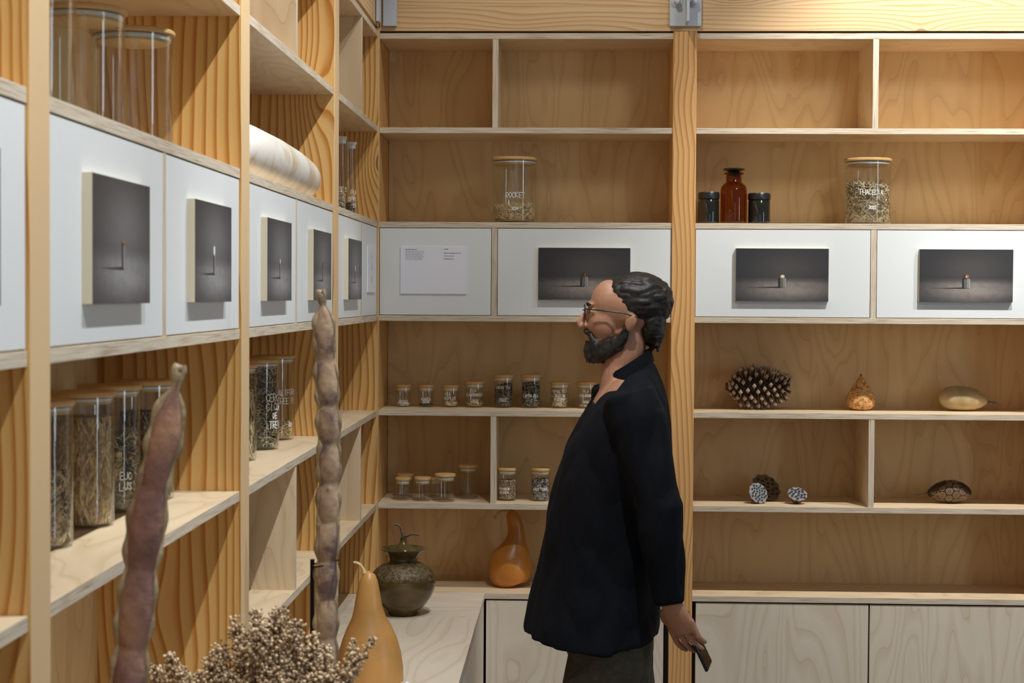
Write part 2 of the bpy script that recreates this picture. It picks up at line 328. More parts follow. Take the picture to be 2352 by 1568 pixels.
def div_y(unit, ka, kb, y, back=DEP):
    mb = MB(); mb.board((XL - back, y, Z[kb]), (XL - 0.001, y + T, Z[ka] - T), 1, 2, off=rnd()); return mb.build('divider', ['birch', 'ply_edge'], unit, 30, (XL - back, y, Z[kb]), 0.0006)
def panel(unit, lo, hi, thick):
    mb = MB(); mb.board(lo, hi, thick, 2, 0, 1, rnd()); return mb.build('front_panel', ['white_laminate', 'ply_edge'], unit, 30, lo, 0.0008)
def back_panel(unit, lo, hi, thick, mat='birch_shaded'):
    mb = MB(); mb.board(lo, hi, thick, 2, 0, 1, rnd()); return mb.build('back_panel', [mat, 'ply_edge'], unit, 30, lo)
g_ = 0.0016
# far unit, bay left of the timber post and bay right of it
PX0, PX1 = 0.3119, 0.3854
def far_bay(x0, x1, xd, label, rows):
    u = empty('shelving_unit', (x0, D, Z[7]), label, 'shelving', 'far wall shelving bays')
    for k in (1, 2, 3, 4, 5, 6): shelf_x(u, k, x0, x1)
    for a, b in rows: div_x(u, a, b, xd, DEP if (a, b) != (3, 4) else 0.03)
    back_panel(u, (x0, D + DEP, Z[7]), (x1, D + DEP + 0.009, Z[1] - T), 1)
    for a, b in ((x0, xd), (xd + T, x1)): panel(u, (a + g_, D + 0.0015, Z[4] + g_), (b - g_, D + 0.016, Z[3] - T - g_), 1)
    return u
far_bay(-0.6072, PX0, -0.2528, 'birch plywood shelving bay on the far wall, from the corner to the timber post', ((1, 2), (3, 4), (5, 6)))
far_bay(PX1, 1.512, 0.9316, 'plywood shelving bay on the far wall right of the post, holding the pine cone', ((1, 2), (3, 4), (5, 6)))
def post(lo, hi, label, mats=('fir', 'fir_pale'), front=0, zt=None, name='timber_post'):
    mb = MB(); mb.board(lo, hi, 3, 2, 0, 0, rnd())
    for i in range(6):
        if (0, 0, 1, 0, 1, 0)[i] == 2: pass
    # narrow edge facing the room
    tgt = {0: 3, 1: 2}[front]; mb.m[tgt] = 1
    return tag(mb.build(name, list(mats), None, 30, lo, 0.0015), label, 'post', 'timber uprights of the shelving')
post((PX0, D - 0.004, 0), (PX1, D + DEP + 0.01, Z[1] + 0.012), 'knotty timber upright between the two far shelving bays, under the bolted bracket', ('fir_post', 'fir_post'), 1)
post((1.5135, D - 0.004, 0), (1.587, D + DEP + 0.01, Z[1] + 0.012), 'timber upright closing the right end of the far shelving', ('fir_post', 'fir_post'), 1)
post((-0.6093 - 0.036, D + 0.002, 0), (-0.6083, D + DEP, Z[1] + 0.012), 'timber upright in the corner forming the left side of the far shelving', ('fir', 'fir'), 1)
YP = [(0.654, 0.7275), (1.854, 1.9273), (3.0552, 3.1318), (4.2551, 4.3344), (5.222, 5.2595)]
LB = ('timber upright of the left shelving, nearest the camera and out of frame', 'broad timber upright at the left edge of the picture, beside the four tall empty jars',
      'timber upright of the left shelving between the empty jars and the long white gourd', 'timber upright of the left shelving just beyond the long white gourd', 'narrow timber upright ending the left shelving at the corner')
for (a, b_), lab in zip(YP, LB): post((XL - DEP - 0.01, a, Z[7] + .0005), (XL + 0.003, b_, Z[1] + 0.012), lab, ('fir', 'fir_pale'), 0)
def left_bay(i, label, shelves, divs, pan=True, bmat='birch_shaded'):
    y0, y1 = YP[i][1] + 0.0005, YP[i+1][0] - 0.0005; yd = (y0 + y1) / 2 - T / 2
    if i == 3: yd = 4.832
    u = empty('shelving_unit', (XL, y0, Z[7]), label, 'shelving', 'left wall shelving bays')
    for k in shelves: shelf_y(u, k, y0, y1)
    for a, b in divs: div_y(u, a, b, yd, DEP if (a, b) != (3, 4) else 0.03)
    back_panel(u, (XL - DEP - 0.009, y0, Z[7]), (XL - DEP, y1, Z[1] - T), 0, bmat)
    for a, b in ((y0, yd), (yd + T, y1)): panel(u, (XL - 0.016, a + g_, Z[4] + g_), (XL - 0.0015, b - g_, Z[3] - T - g_), 0)
    return u
left_bay(0, 'plywood shelving bay on the left wall cut off by the left edge of the picture', (1, 2, 3, 4, 5, 6), ((3, 4),))
left_bay(1, 'plywood shelving bay on the left wall holding the four tall empty jars', (1, 2, 3, 4, 5), ((3, 4),))
left_bay(2, 'plywood shelving bay on the left wall holding the long white gourd', (1, 2, 3, 4, 5, 6), ((1, 2), (3, 4), (5, 6)))
left_bay(3, 'plywood shelving bay on the left wall next to the corner, holding two slim test-tube jars', (1, 2, 3, 4, 5, 6), ((1, 2), (3, 4), (5, 6)))
# beams
def beam(lo, hi, grain, label, split=None):
    mb = MB(); z = lo[2]
    for z0, z1 in ((lo[2], lo[2] + 0.078), (lo[2] + 0.0782, lo[2] + 0.14), (lo[2] + 0.1402, hi[2])):
        mb.board((lo[0], lo[1], z0), (hi[0], hi[1], z1), 3, grain, 0, 0, rnd())
    return tag(mb.build('timber_beam', ['glulam'], None, 30, lo), label, 'beam')
ZB = Z[1] + 0.006
beam((XL + 0.002, D - 0.006, ZB), (PX0 - 0.008, D + 0.12, ZB + 0.30), 0, 'horizontal laminated timber beam over the far shelving, left of the bolted bracket')
beam((PX0 - 0.0075, D - 0.006, ZB), (1.62, D + 0.12, ZB + 0.30), 0, 'horizontal laminated timber beam over the far shelving, behind and right of the bolted bracket')
beam((XL - 0.12, 0.6, ZB + 0.008), (XL - 0.001, 5.25, ZB + 0.30), 1, 'horizontal laminated timber beam running above the left shelving')
# brackets
def bracket(x0, x1, label, boltx, y=D - 0.010):
    z0 = Z[1] + 0.019
    br = empty('steel_bracket', (x0, y, z0), label, 'bracket')
    mb = MB(); mb.box((x0, y - 0.010, z0), (x1, y, z0 + 0.28)); mb.build('plate', ['steel_grey'], br, 30, (x0, y, z0), 0.0015)
    if boltx:
        xm = (x0 + x1) / 2; mb = MB(); mb.box((xm - 0.001, y - 0.075, z0 + 0.005), (xm + 0.008, y - 0.0102, z0 + 0.28)); mb.build('fin', ['steel_grey'], br, 30, (xm, y, z0), 0.001)
        for bx in boltx:
            for bz in (0.073, 0.20):
                mb = MB(); Tm = Matrix.Translation((bx, y - 0.010, z0 + bz)) @ Matrix.Rotation(PI/2, 4, 'X')
                mb.lathe([(0.0165, 0), (0.0165, 0.003), (0.009, 0.003), (0.0095, 0.020), (0.007, 0.026), (0.0001, 0.0285)], seg=20, T=Tm); mb.build('bolt', ['steel_grey'], br, 40)
    return br
p0 = atY(1538, 40, D - 0.015).x; p1 = atY(1611, 40, D - 0.015).x
bracket(p0, p1, 'pale grey bolted steel bracket at the top of the timber post', (p0 + 0.022, p1 - 0.022))
bracket(XL + 0.013, atY(912, 30, D - 0.015).x, 'pale grey steel bracket high in the corner above the far shelving', None)
mb = MB(); mb.box((XL + 0.0012, 4.93, Z[1] + 0.022), (XL + 0.0115, D - 0.024, ZB + 0.29)); tag(mb.build('corner_angle_plate', ['steel_grey'], None, 30, (XL, 5.2, 2.5), 0.001), 'grey steel angle plate fixed to the left beam beside the corner', 'bracket')
for ob in (bpy.data.objects['corner_angle_plate'],): ob.scale = (1, 0.16, 1)
bpy.data.objects['corner_angle_plate'].location = (XL, 5.205, 2.5)

# base cabinets and worktops
WX = -0.268
mb = MB(); mb.board((XL - DEP, 0.73, Z[7] - T), (WX, 3.55, Z[7]), 2, 1, off=rnd()); mb.board((XL - DEP, 3.5506, Z[7] - T), (WX, 4.86, Z[7]), 2, 1, off=rnd()); mb.board((XL - DEP, 4.8606, Z[7] - T), (WX, D + 0.0, Z[7]), 2, 0, off=rnd())
tag(mb.build('worktop', ['birch_pale', 'ply_edge'], None, 30, (WX, 0.73, Z[7]), 0.0006), 'pale plywood counter along the left wall under the ceramic pot and big gourd', 'worktop')
mb = MB(); mb.board((-0.607, D + 0.0005, Z[7] - T), (PX0, D + DEP + 0.009, Z[7]), 2, 0, off=rnd())
tag(mb.build('worktop', ['birch', 'ply_edge'], None, 30, (-0.6, D, Z[7]), 0.0006), 'plywood counter top on the far wall left of the post, under the long-necked gourd', 'worktop')
mb = MB(); mb.board((PX1, D, Z[7] - T), (1.512, D + DEP + 0.009, Z[7]), 2, 0, off=rnd())
tag(mb.build('worktop', ['birch', 'ply_edge'], None, 30, (PX1, D, Z[7]), 0.0006), 'plywood counter top on the far wall right of the post, standing empty', 'worktop')
def cabinet(x0, x1, doors, label, y=D):
    c = empty('base_cabinet', (x0, y, 0), label, 'cabinet', 'base cabinets')
    mb = MB(); mb.box((x0, y + 0.022, 0.0), (x1, y + DEP, Z[7] - T - 0.0005)); mb.build('carcass', ['dark_gap'], c, 30, (x0, y, 0))
    for a, b in doors:
        mb = MB(); mb.board((a, y + 0.003, 0.06), (b, y + 0.021, Z[7] - T - 0.005), 1, 2, off=rnd()); mb.build('door', ['birch_pale', 'ply_edge'], c, 30, (a, y, 0.06), 0.0008)
    return c
cabinet(PX1 + 0.001, 1.511, ((PX1 + 0.012, 0.9372), (0.9422, 1.50)), 'plywood base cabinet with flat doors under the empty counter right of the post')
cabinet(WX + 0.0005, PX0 - 0.001, ((WX + 0.004, 0.296),), 'plywood base cabinet with one flat door behind the walking person')
c = empty('base_cabinet', (WX, 0.73, 0), 'long plywood base cabinet under the left counter', 'cabinet', 'base cabinets')
mb = MB(); mb.box((XL - DEP, 0.735, 0), (WX - 0.022, D - 0.002, Z[7] - T - 0.0005)); mb.build('carcass', ['dark_gap'], c, 30, (XL, 0.73, 0))
for a in range(4):
    y0 = 0.74 + a * 1.13; mb = MB(); mb.board((WX - 0.021, y0 + 0.003, 0.06), (WX - 0.003, y0 + 1.127 if a < 3 else D - 0.003, Z[7] - T - 0.005), 0, 2, off=rnd()); mb.build('door', ['birch_pale', 'ply_edge'], c, 30, (WX, y0, 0.06), 0.0008)

# room shell
def struct(name, lo, hi, mat): 
    mb = MB(); mb.box(lo, hi); return tag(mb.build(name, [mat], None, 0, lo), kind='structure')
struct('floor', (-0.9, -1.5, -0.1), (5, 5.6, 0), 'concrete'); struct('ceiling', (-0.9, -0.6, 3.6), (3.2, 5.6, 3.7), 'plaster')
struct('wall_back', (-1.1, 5.545, 0), (5, 5.65, 3.6), 'plaster'); struct('wall_left', (-1.1, -1.5, 0), (-0.90, 5.54, 3.6), 'plaster')

# ------------------------------------------------------------------ paintings and papers
def painting(kind, fig, label, y=None, p=None):
    """kind 'far': pixel-free placement on far panels by corner p=(x0,z0,x1,z1); 'left': (y0,z0,y1,z1)"""
    a0, z0, a1, z1 = p; W = a1 - a0; H = z1 - z0; th = 0.013
    if kind == 'far': M = lambda u, v, n: Vector((a0 + u * W, D + 0.0014 - n, z0 + v * H))
    else: M = lambda u, v, n: Vector((XL - 0.0014 + n, a0 + u * W, z0 + v * H))
    mats = ['canvas_jar' if kind == 'far' else 'canvas_match', 'canvas_edge', 'paint_dark', 'paint_stone', 'paint_stone_light', 'paint_white', 'paint_rust', 'paint_redbrown', 'paint_shadow', 'paint_grey', 'paint_cream']
    mb = MB(); b = 0
    for n in (0, th):
        for u, v in ((0, 0), (1, 0), (1, 1), (0, 1)): mb.v.append(tuple(M(u, v, n)))
    mb.face([4, 5, 6, 7], 0, [(0, 0), (1, 0), (1, 1), (0, 1)]); mb.face([3, 2, 1, 0], 1)
    for i in range(4): mb.face([i, (i+1) % 4, 4 + (i+1) % 4, 4 + i], 1)
    lay = [0]
    def poly(pts, m):
        lay[0] += 1; k = len(mb.v); n = th + 0.00012 * lay[0]
        mb.v += [tuple(M(u, v, n)) for u, v in pts]; mb.face(list(range(k, k + len(pts))), m)
    def ell(cu, cv, ru, rv, m, a0_=0, a1_=2*PI, n=24): poly([(cu + ru * math.cos(a0_ + (a1_-a0_)*i/n), cv + rv * math.sin(a0_ + (a1_-a0_)*i/n)) for i in range(n)], m)
    if kind == 'far':
        cu = 0.50; cb = 0.255
        poly([(0.10, cb + 0.004), (0.30, cb + 0.012), (cu, cb + 0.028), (cu, cb - 0.004), (0.3, cb - 0.002)], 8)
        w_, h_ = 0.042, 0.185
        body = lambda m, l, r: poly([(cu + l*w_, cb + 0.01), (cu + r*w_*0.93, cb + 0.0), (cu + r*w_, cb + h_*0.2), (cu + r*w_, cb + h_*0.85), (cu + r*w_*0.88, cb + h_), (cu + l*w_*0.88, cb + h_), (cu + l*w_, cb + h_*0.85), (cu + l*w_, cb + h_*0.2)], m)
        body(2, -1, 1); body(3, -0.5, 1); body(4, 0.25, 1); body(9, 0.82, 0.98)
        if fig == 'cap': poly([(cu - 0.03, cb + h_), (cu + 0.02, cb + h_), (cu + 0.014, cb + h_ + 0.08), (cu - 0.022, cb + h_ + 0.08)], 7); poly([(cu + 0.006, cb + h_), (cu + 0.018, cb + h_), (cu + 0.012, cb + h_ + 0.075), (cu + 0.005, cb + h_ + 0.075)], 6)
        if fig == 'pebble': ell(cu + 0.004, cb + h_ + 0.03, 0.024, 0.033, 10); ell(cu + 0.008, cb + h_ + 0.036, 0.012, 0.018, 5)
        if fig == 'stone': ell(cu - 0.004, cb + h_ + 0.038, 0.033, 0.042, 7); ell(cu + 0.010, cb + h_ + 0.044, 0.019, 0.036, 6); ell(cu + 0.004, cb + h_ + 0.040, 0.008, 0.008, 5)
    else:
        cu = 0.50; cb = 0.275; h_ = 0.20; w_ = 0.020
        poly([(0.13, cb + 0.004), (cu, cb + 0.022), (cu + w_, cb - 0.004), (0.3, cb - 0.003)], 8)
        poly([(cu - w_, cb), (cu + w_, cb), (cu + w_, cb + h_), (cu - w_, cb + h_)], 2); poly([(cu + w_*0.3, cb + 0.006), (cu + w_, cb + 0.004), (cu + w_*1.1, cb + h_), (cu + w_*0.4, cb + h_)], 9)
        t = cb + h_
        if fig == 'ember': ell(cu - 0.001, t + 0.012, 0.026, 0.020, 7); ell(cu + 0.002, t + 0.024, 0.020, 0.014, 6)
        if fig == 'flame': ell(cu, t + 0.045, 0.026, 0.050, 5); ell(cu + 0.004, t + 0.04, 0.014, 0.03, 5)
        if fig == 'tip': ell(cu + 0.004, t + 0.018, 0.022, 0.034, 9); ell(cu + 0.008, t + 0.016, 0.010, 0.026, 5)
        if fig == 'burnt': ell(cu, t + 0.015, 0.016, 0.028, 2); ell(cu - 0.004, t + 0.05, 0.009, 0.022, 2)
    return tag(mb.build('painting', mats, None, 0, tuple(M(0, 0, 0))), label, 'painting', 'small paintings on the white panels')
def far_rect(x0, y0, x1, y1, n=0.013): a = atY(x0, y1, D - n); c = atY(x1, y0, D - n); return (a.x, a.z, c.x, c.z)
PZ0, PZ1 = far_rect(1689, 571, 1904, 691)[1], far_rect(1689, 571, 1904, 691)[3]
painting('far', 'cap', 'small dark landscape painting of a stone jar with dark stopper, behind the walking person', p=far_rect(1236, 569.5, 1448, 688))
painting('far', 'pebble', 'small dark painting of a stone jar with pale pebble, just right of the timber post', p=far_rect(1689.5, 571, 1904, 691))
painting('far', 'stone', 'small dark painting of a stone jar topped by a rust-brown stone, at the right edge', p=far_rect(2111, 573, 2328, 693))
def lrect(xa, xb, i, w=0.293):
    y = atX(xb, 690, XL + 0.012).y; return (y - w, PZ0, y, PZ1)
for xb, fig, lab in ((2.5, 'ember', 'dark painting cut off by the left edge of the picture'), (345, 'ember', 'dark painting of a spent match with brown head, largest on the left panels'), (532, 'flame', 'dark painting of a match with a white flame, just before the second upright'),
                     (670, 'tip', 'dark painting of a match with pale tip, just beyond the second upright'), (761, 'burnt', 'dark painting of a thin burnt black match, partly behind the upright pod tip'), (831, 'flame', 'dark painting of a lit match beside the printed sheet near the corner')):
    painting('left', fig, lab, p=lrect(0, xb, 0, 0.285))
def text_mesh(mb, s, M, size, mat, bold=False):
    cu = bpy.data.curves.new('t', 'FONT'); cu.body = s; cu.size = size; cu.resolution_u = 2
    if bold: cu.offset = size * 0.02
    o = bpy.data.objects.new('t', cu); COL.objects.link(o); dg = bpy.context.evaluated_depsgraph_get(); dg.update()
    me = bpy.data.meshes.new_from_object(o.evaluated_get(dg)); k = len(mb.v)
    mb.v += [tuple(M(v.co.x, v.co.y)) for v in me.vertices]
    for p in me.polygons: mb.face([k + i for i in p.vertices], mat)
    bpy.data.objects.remove(o); bpy.data.curves.remove(cu); bpy.data.meshes.remove(me)
a = atY(919.5, 674, D - 0.002); c_ = atY(1071, 567.5, D - 0.002)
W_, H_ = c_.x - a.x, c_.z - a.z; s_ = W_ / 151.5
mb = MB(); mb.box((a.x, D - 0.0022, a.z), (c_.x, D + 0.0012, c_.z)); 
FM = lambda ox, oy: (lambda u, v: Vector((a.x + ox * s_ + u, D - 0.0026, c_.z - oy * s_ + v)))
text_mesh(mb, 'Nee Plus Ultra Pea', FM(11.5, 7.0), 3.4 * s_, 1, True)
for i, t_ in enumerate(('An heirloom variety dating back to the', 'early 19th century, Nee Plus Ultra was', 'famously revived in the BBC series', "'The Victorian Kitchen Garden' 1987).", 'Known for its tall, vigorous growth,', 'it can reach up to 7 foot in height.')):
    text_mesh(mb, t_, FM(11.5, 11.3 + 3.65 * i), 2.75 * s_, 1)
for i, t_ in enumerate(('Yellow Podded Mange Tout Pea', 'Nee Plus Ultra Pea', 'Sugar Magnolia Pea')): text_mesh(mb, t_, FM(100, 14.8 + 6.6 * i), 3.0 * s_, 2 if i else 1, True)
k = len(mb.v); mb.v += [tuple(FM(100, 5.2)(0, 0)), tuple(FM(107.5, 5.2)(0, 0)), tuple(FM(107.5, 4.2)(0, 0)), tuple(FM(100, 4.2)(0, 0))]; mb.face([k, k+1, k+2, k+3], 1)
k = len(mb.v); mb.v += [tuple(FM(109, 4.7)(1.1 * s_ * math.cos(t), 1.1 * s_ * math.sin(t))) for t in [i * PI / 8 for i in range(16)]]; mb.face(list(range(k, k + 16)), 1)
tag(mb.build('information_sheet', ['paper', 'ink', 'ink_blue'], None, 0, tuple(a)), 'white printed landscape sheet about peas on the far white panel by the corner', 'paper')
# slim sheet on the left panel, seen edge-on
y0 = atX(843.5, 620, XL).y; y1 = atX(861.5, 620, XL).y; za = atX(843, 671, XL).z; zb = atX(843, 563, XL).z
mb = MB(); mb.box((XL - 0.0012, y0, za), (XL + 0.002, y1, zb)); LM = lambda u, v: Vector((XL + 0.0024, y0 + u, zb - v))
def bar(u0, u1, v, h=0.0018, m=1):
    k = len(mb.v); mb.v += [tuple(LM(u0, v + h)), tuple(LM(u1, v + h)), tuple(LM(u1, v)), tuple(LM(u0, v))]; mb.face([k, k+1, k+2, k+3], m)
Lw = y1 - y0; Lh = zb - za
def ltext(s, u, v, size, m=2): text_mesh(mb, s, lambda x, y: LM(u + x, v - y), size, m)
for i, v in enumerate((0.105, 0.19, 0.255, 0.30, 0.33, 0.38, 0.445, 0.51, 0.57)): ltext(('Mon', 'Tue', 'Wed', 'Thu', 'at', 'Frid', 'Sat', 'Sund', 'Month')[i], 0.09 * Lw, v * Lh + 0.002, 0.0042, 1)
rows = [('Pea', .125), ('Seed list', .165), ('Growing', .195), ('Heirloom seed library', .225), ('of rare vegetables', .255), ('and peas', .285), ('Sow', .35)] + [(s, .385 + .03 * i) for i, s in enumerate(('indoors in spring', 'or direct outdoors', 'in a sunny position', 'support with canes', 'or with netting as', 'the plants climb', 'tall'))] + [('Harvest', .64)] + [(s, .675 + .03 * i) for i, s in enumerate(('pick pods young', 'and often, save', 'some for seed and', 'dry them on the', 'plant in autumn'))]
for s, v in rows: ltext(s, 0.38 * Lw, v * Lh, 0.0042, 2)
tag(mb.build('information_sheet', ['paper', 'ink', 'ink_blue'], None, 0, (XL, y0, za)), 'narrow-looking printed sheet on the last left-hand white panel before the corner', 'paper')

# ------------------------------------------------------------------ handwriting
GL = {'A': '00 26 40|12 32', 'B': '00 06 26 35 24 03|24 42 30 00', 'C': '45 26 04 02 20 41', 'D': '00 06 25 43 21 00', 'E': '46 06 00 40|03 33', 'F': '46 06 00|03 33', 'G': '45 26 04 02 20 41 43 23',
      'H': '06 00|46 40|03 43', 'I': '26 20', 'J': '46 41 20 01', 'K': '06 00|46 03 40', 'L': '06 00 40', 'M': '00 06 23 46 40', 'N': '00 06 40 46', 'O': '26 04 02 20 42 44 26', 'P': '00 06 36 45 43 03',
      'R': '00 06 36 45 43 03 40', 'S': '45 26 05 14 33 41 20 01', 'T': '06 46|26 20', 'U': '06 01 20 41 46', 'V': '06 20 46', 'W': '06 10 24 30 46', 'Y': '06 23 46|23 20', 'Z': '06 46 00 40', 'Q': '26 04 02 20 42 44 26|22 40', 'X': '06 40|46 00',
      '0': '26 04 02 20 42 44 26', '1': '15 26 20', '2': '05 26 44 00 40', '3': '06 46 24 42 20 01', '4': '36 02 42|34 30', '5': '46 06 04 34 42 20 01', '6': '36 04 01 20 42 23 03', '7': '06 46 10', '8': '24 45 26 05 24 41 20 01 24', '9': '43 24 05 26 45 40', "'": '26 25', '-': '03 43'}
def write_on(jar, lines, R_, phi0, width, mat='marker'):
    """lines: (text, z centre, letter height, angle shift as arc length)"""
    mb = MB(); c = parent_loc(jar)
    for s, zc, h, sh in lines:
        n = len(s); cw = h * 0.62; x = -n * cw / 2 + sh
        for ch in s:
            if ch in GL:
                jx, jz = U(-.06, .06) * h, U(-.08, .08) * h
                for st in GL[ch].split('|'):
                    pts = [(x + int(q[0]) / 4 * h * 0.5 + jx + U(-.03, .03) * h, zc + (int(q[1]) / 6 - 0.5) * h + jz + U(-.03, .03) * h) for q in st.split()]
                    P2 = []
                    for a_, b_ in zip(pts[:-1], pts[1:]): P2 += [a_, ((a_[0] + b_[0]) / 2, (a_[1] + b_[1]) / 2)]
                    P2.append(pts[-1])
                    for (u0, v0), (u1, v1) in zip(P2[:-1], P2[1:]):
                        d = Vector((u1 - u0, v1 - v0)); d = d.normalized() if d.length > 1e-7 else Vector((1, 0)); e = Vector((-d.y, d.x)) * width / 2; d = d * width * 0.3
                        k = len(mb.v)
                        for u, v in ((u0 - d.x - e.x, v0 - d.y - e.y), (u1 + d.x - e.x, v1 + d.y - e.y), (u1 + d.x + e.x, v1 + d.y + e.y), (u0 - d.x + e.x, v0 - d.y + e.y)):
                            th = phi0 + u / R_; mb.v.append((c.x + (R_ + 0.0004) * math.cos(th), c.y + (R_ + 0.0004) * math.sin(th), c.z + v))
                        mb.face([k, k+1, k+2, k+3])
            x += cw
    return mb.build('handwriting', [mat], jar, 0)

# ------------------------------------------------------------------ jars
def jar(loc, r, h, label, lid='bamboo', group='glass storage jars', lidh=None, name='glass_jar'):
    j = empty(name, loc, label, 'jar', group); x, y, z = loc; z += 0.0005
    lh = lidh or min(0.009, 0.10 * h + 0.002); hb = h - lh * 0.9; wl = 0.0022
    mb = MB(); mb.lathe([(r * 0.90, 0), (r * 0.97, 0.0015), (r, 0.005), (r, hb), (r - wl * 0.5, hb + 0.0005), (r - wl, hb), (r - wl, 0.007), (r * 0.9, 0.0045), (0.0, 0.0045)], (x, y, z), 40, cap=True)
    mb.build('glass_body', ['glass'], j, 40, loc)
    mb = MB(); ro = r * 1.055; mb.lathe([(ro * 0.97, h - lh), (ro, h - lh * 0.75), (ro, h - lh * 0.25), (ro * 0.96, h), (0.0, h)], (x, y, z), 40); 
    mb.lathe([(r * 0.88, h - lh * 2.4), (r * 0.90, h - lh * 2.3), (r * 0.90, h - lh)], (x, y, z), 32)
    for i, f in enumerate(mb.f): mb.uv[i] = [(mb.v[q][0], mb.v[q][1]) for q in f]
    mb.build('lid', [lid], j, 35, loc)
    mb = MB(); mb.lathe([(r * 0.90, h - lh * 1.9), (r - wl * 1.05, h - lh * 1.8), (r - wl * 1.05, h - lh * 1.3), (r * 0.90, h - lh * 1.2)], (x, y, z), 32); mb.build('seal_ring', ['seal'], j, 40, loc)
    return j
def front_angle(loc, off=0): return math.atan2(-loc[1], -loc[0]) + off
def fill(loc, r, h0, h1, kind, size, n, mats, name, label, cat='seeds', core=None, slope=0.0):
    """loose contents of a jar, heap between base and height"""
    mb = MB(); x, y, z = loc; ri = r - 0.0026
    for i in range(n):
        a_ = U(0, 2*PI); q = ri - size * (0.9 if kind in ('seed', 'flat') else 0.25)
        top = h1 + slope * math.cos(a_) * 1.0
        if R() < 0.62: rr = q * U(0.93, 1.0); zz = U(h0 + size, top)
        else: rr = q * math.sqrt(R()); zz = top + U(-0.3, 1) * size
        c = (x + rr * math.cos(a_), y + rr * math.sin(a_), z + max(zz, h0 + size)); m_ = random.randrange(len(mats))
        if kind == 'seed': mb.octa(c, (size * U(.8, 1.1), size * U(.7, 1), size * U(.8, 1.1)), m_)
        elif kind == 'flat': mb.octa(c, (size * 1.3, size * 0.95, size * 0.45), m_)
        else:
            L = size * U(1.5, 4); q3 = Matrix.Rotation(U(0, 6.28), 4, 'Z') @ Matrix.Rotation(U(-.7, .7) if kind == 'straw' else U(0.7, 1.5), 4, 'Y')
            Lm = min(L, max(size, ri - rr) * 1.8 if kind == 'straw' else L)
            d = q3 @ Vector((1, 0, 0))
            tang = Vector((-math.sin(a_), math.cos(a_), 0)); radial = Vector((math.cos(a_), math.sin(a_), 0))
            if kind == 'straw': d = (tang * U(-1, 1) + Vector((0, 0, U(-.7, .7))) + radial * U(-.8, 0)).normalized()
            else: d = (tang * U(-.5, .5) + Vector((0, 0, 1)) + radial * U(-.3, 0)).normalized()
            e0 = Vector(c) - d * L / 2; e1 = Vector(c) + d * L / 2
            def clampin(p):
                v2 = Vector((p.x - x, p.y - y)); 
                if v2.length > q: v2 = v2.normalized() * q
                return Vector((x + v2.x, y + v2.y, max(p.z, z + h0 + 0.001)))
            if kind == 'grass' and e1.z > z + h1 + .006: e0.z -= e1.z - (z + h1 + .006); e1.z = z + h1 + .006
            mid = (e0 + e1) / 2 + Vector((U(-1, 1), U(-1, 1), U(-1, 1))) * size * 0.3
            mb.tube([clampin(e0), clampin(mid), clampin(e1)], [size * 0.10, (size * 0.24, size * 0.12), size * 0.06], 5, mat=m_)
    if core is None: core = 0.82 if kind in ('seed', 'flat') else 0.70
    if core: mb.lathe([(ri * core * 0.98, h0), (ri * core, h0 + 0.003), (ri * core, max(h0 + 0.004, h1 - size * 1.2 - slope)), (ri * core * .6, max(h0 + 0.005, h1 - size * 0.8))], (x, y, z), 20, mat=0)
    return tag(mb.build(name, mats, None, 50, loc), label, cat, None, 'stuff')
YJ = 5.335
def row_loc(xc, k, yf=None): 
    yf = yf or {5: 5.41, 6: 5.355, 3: 5.335, 7: 5.39}[k]
    X = atY(xc, 900, yf).x; return (X, yf, Z[k])
def px(k): return k / 717.0
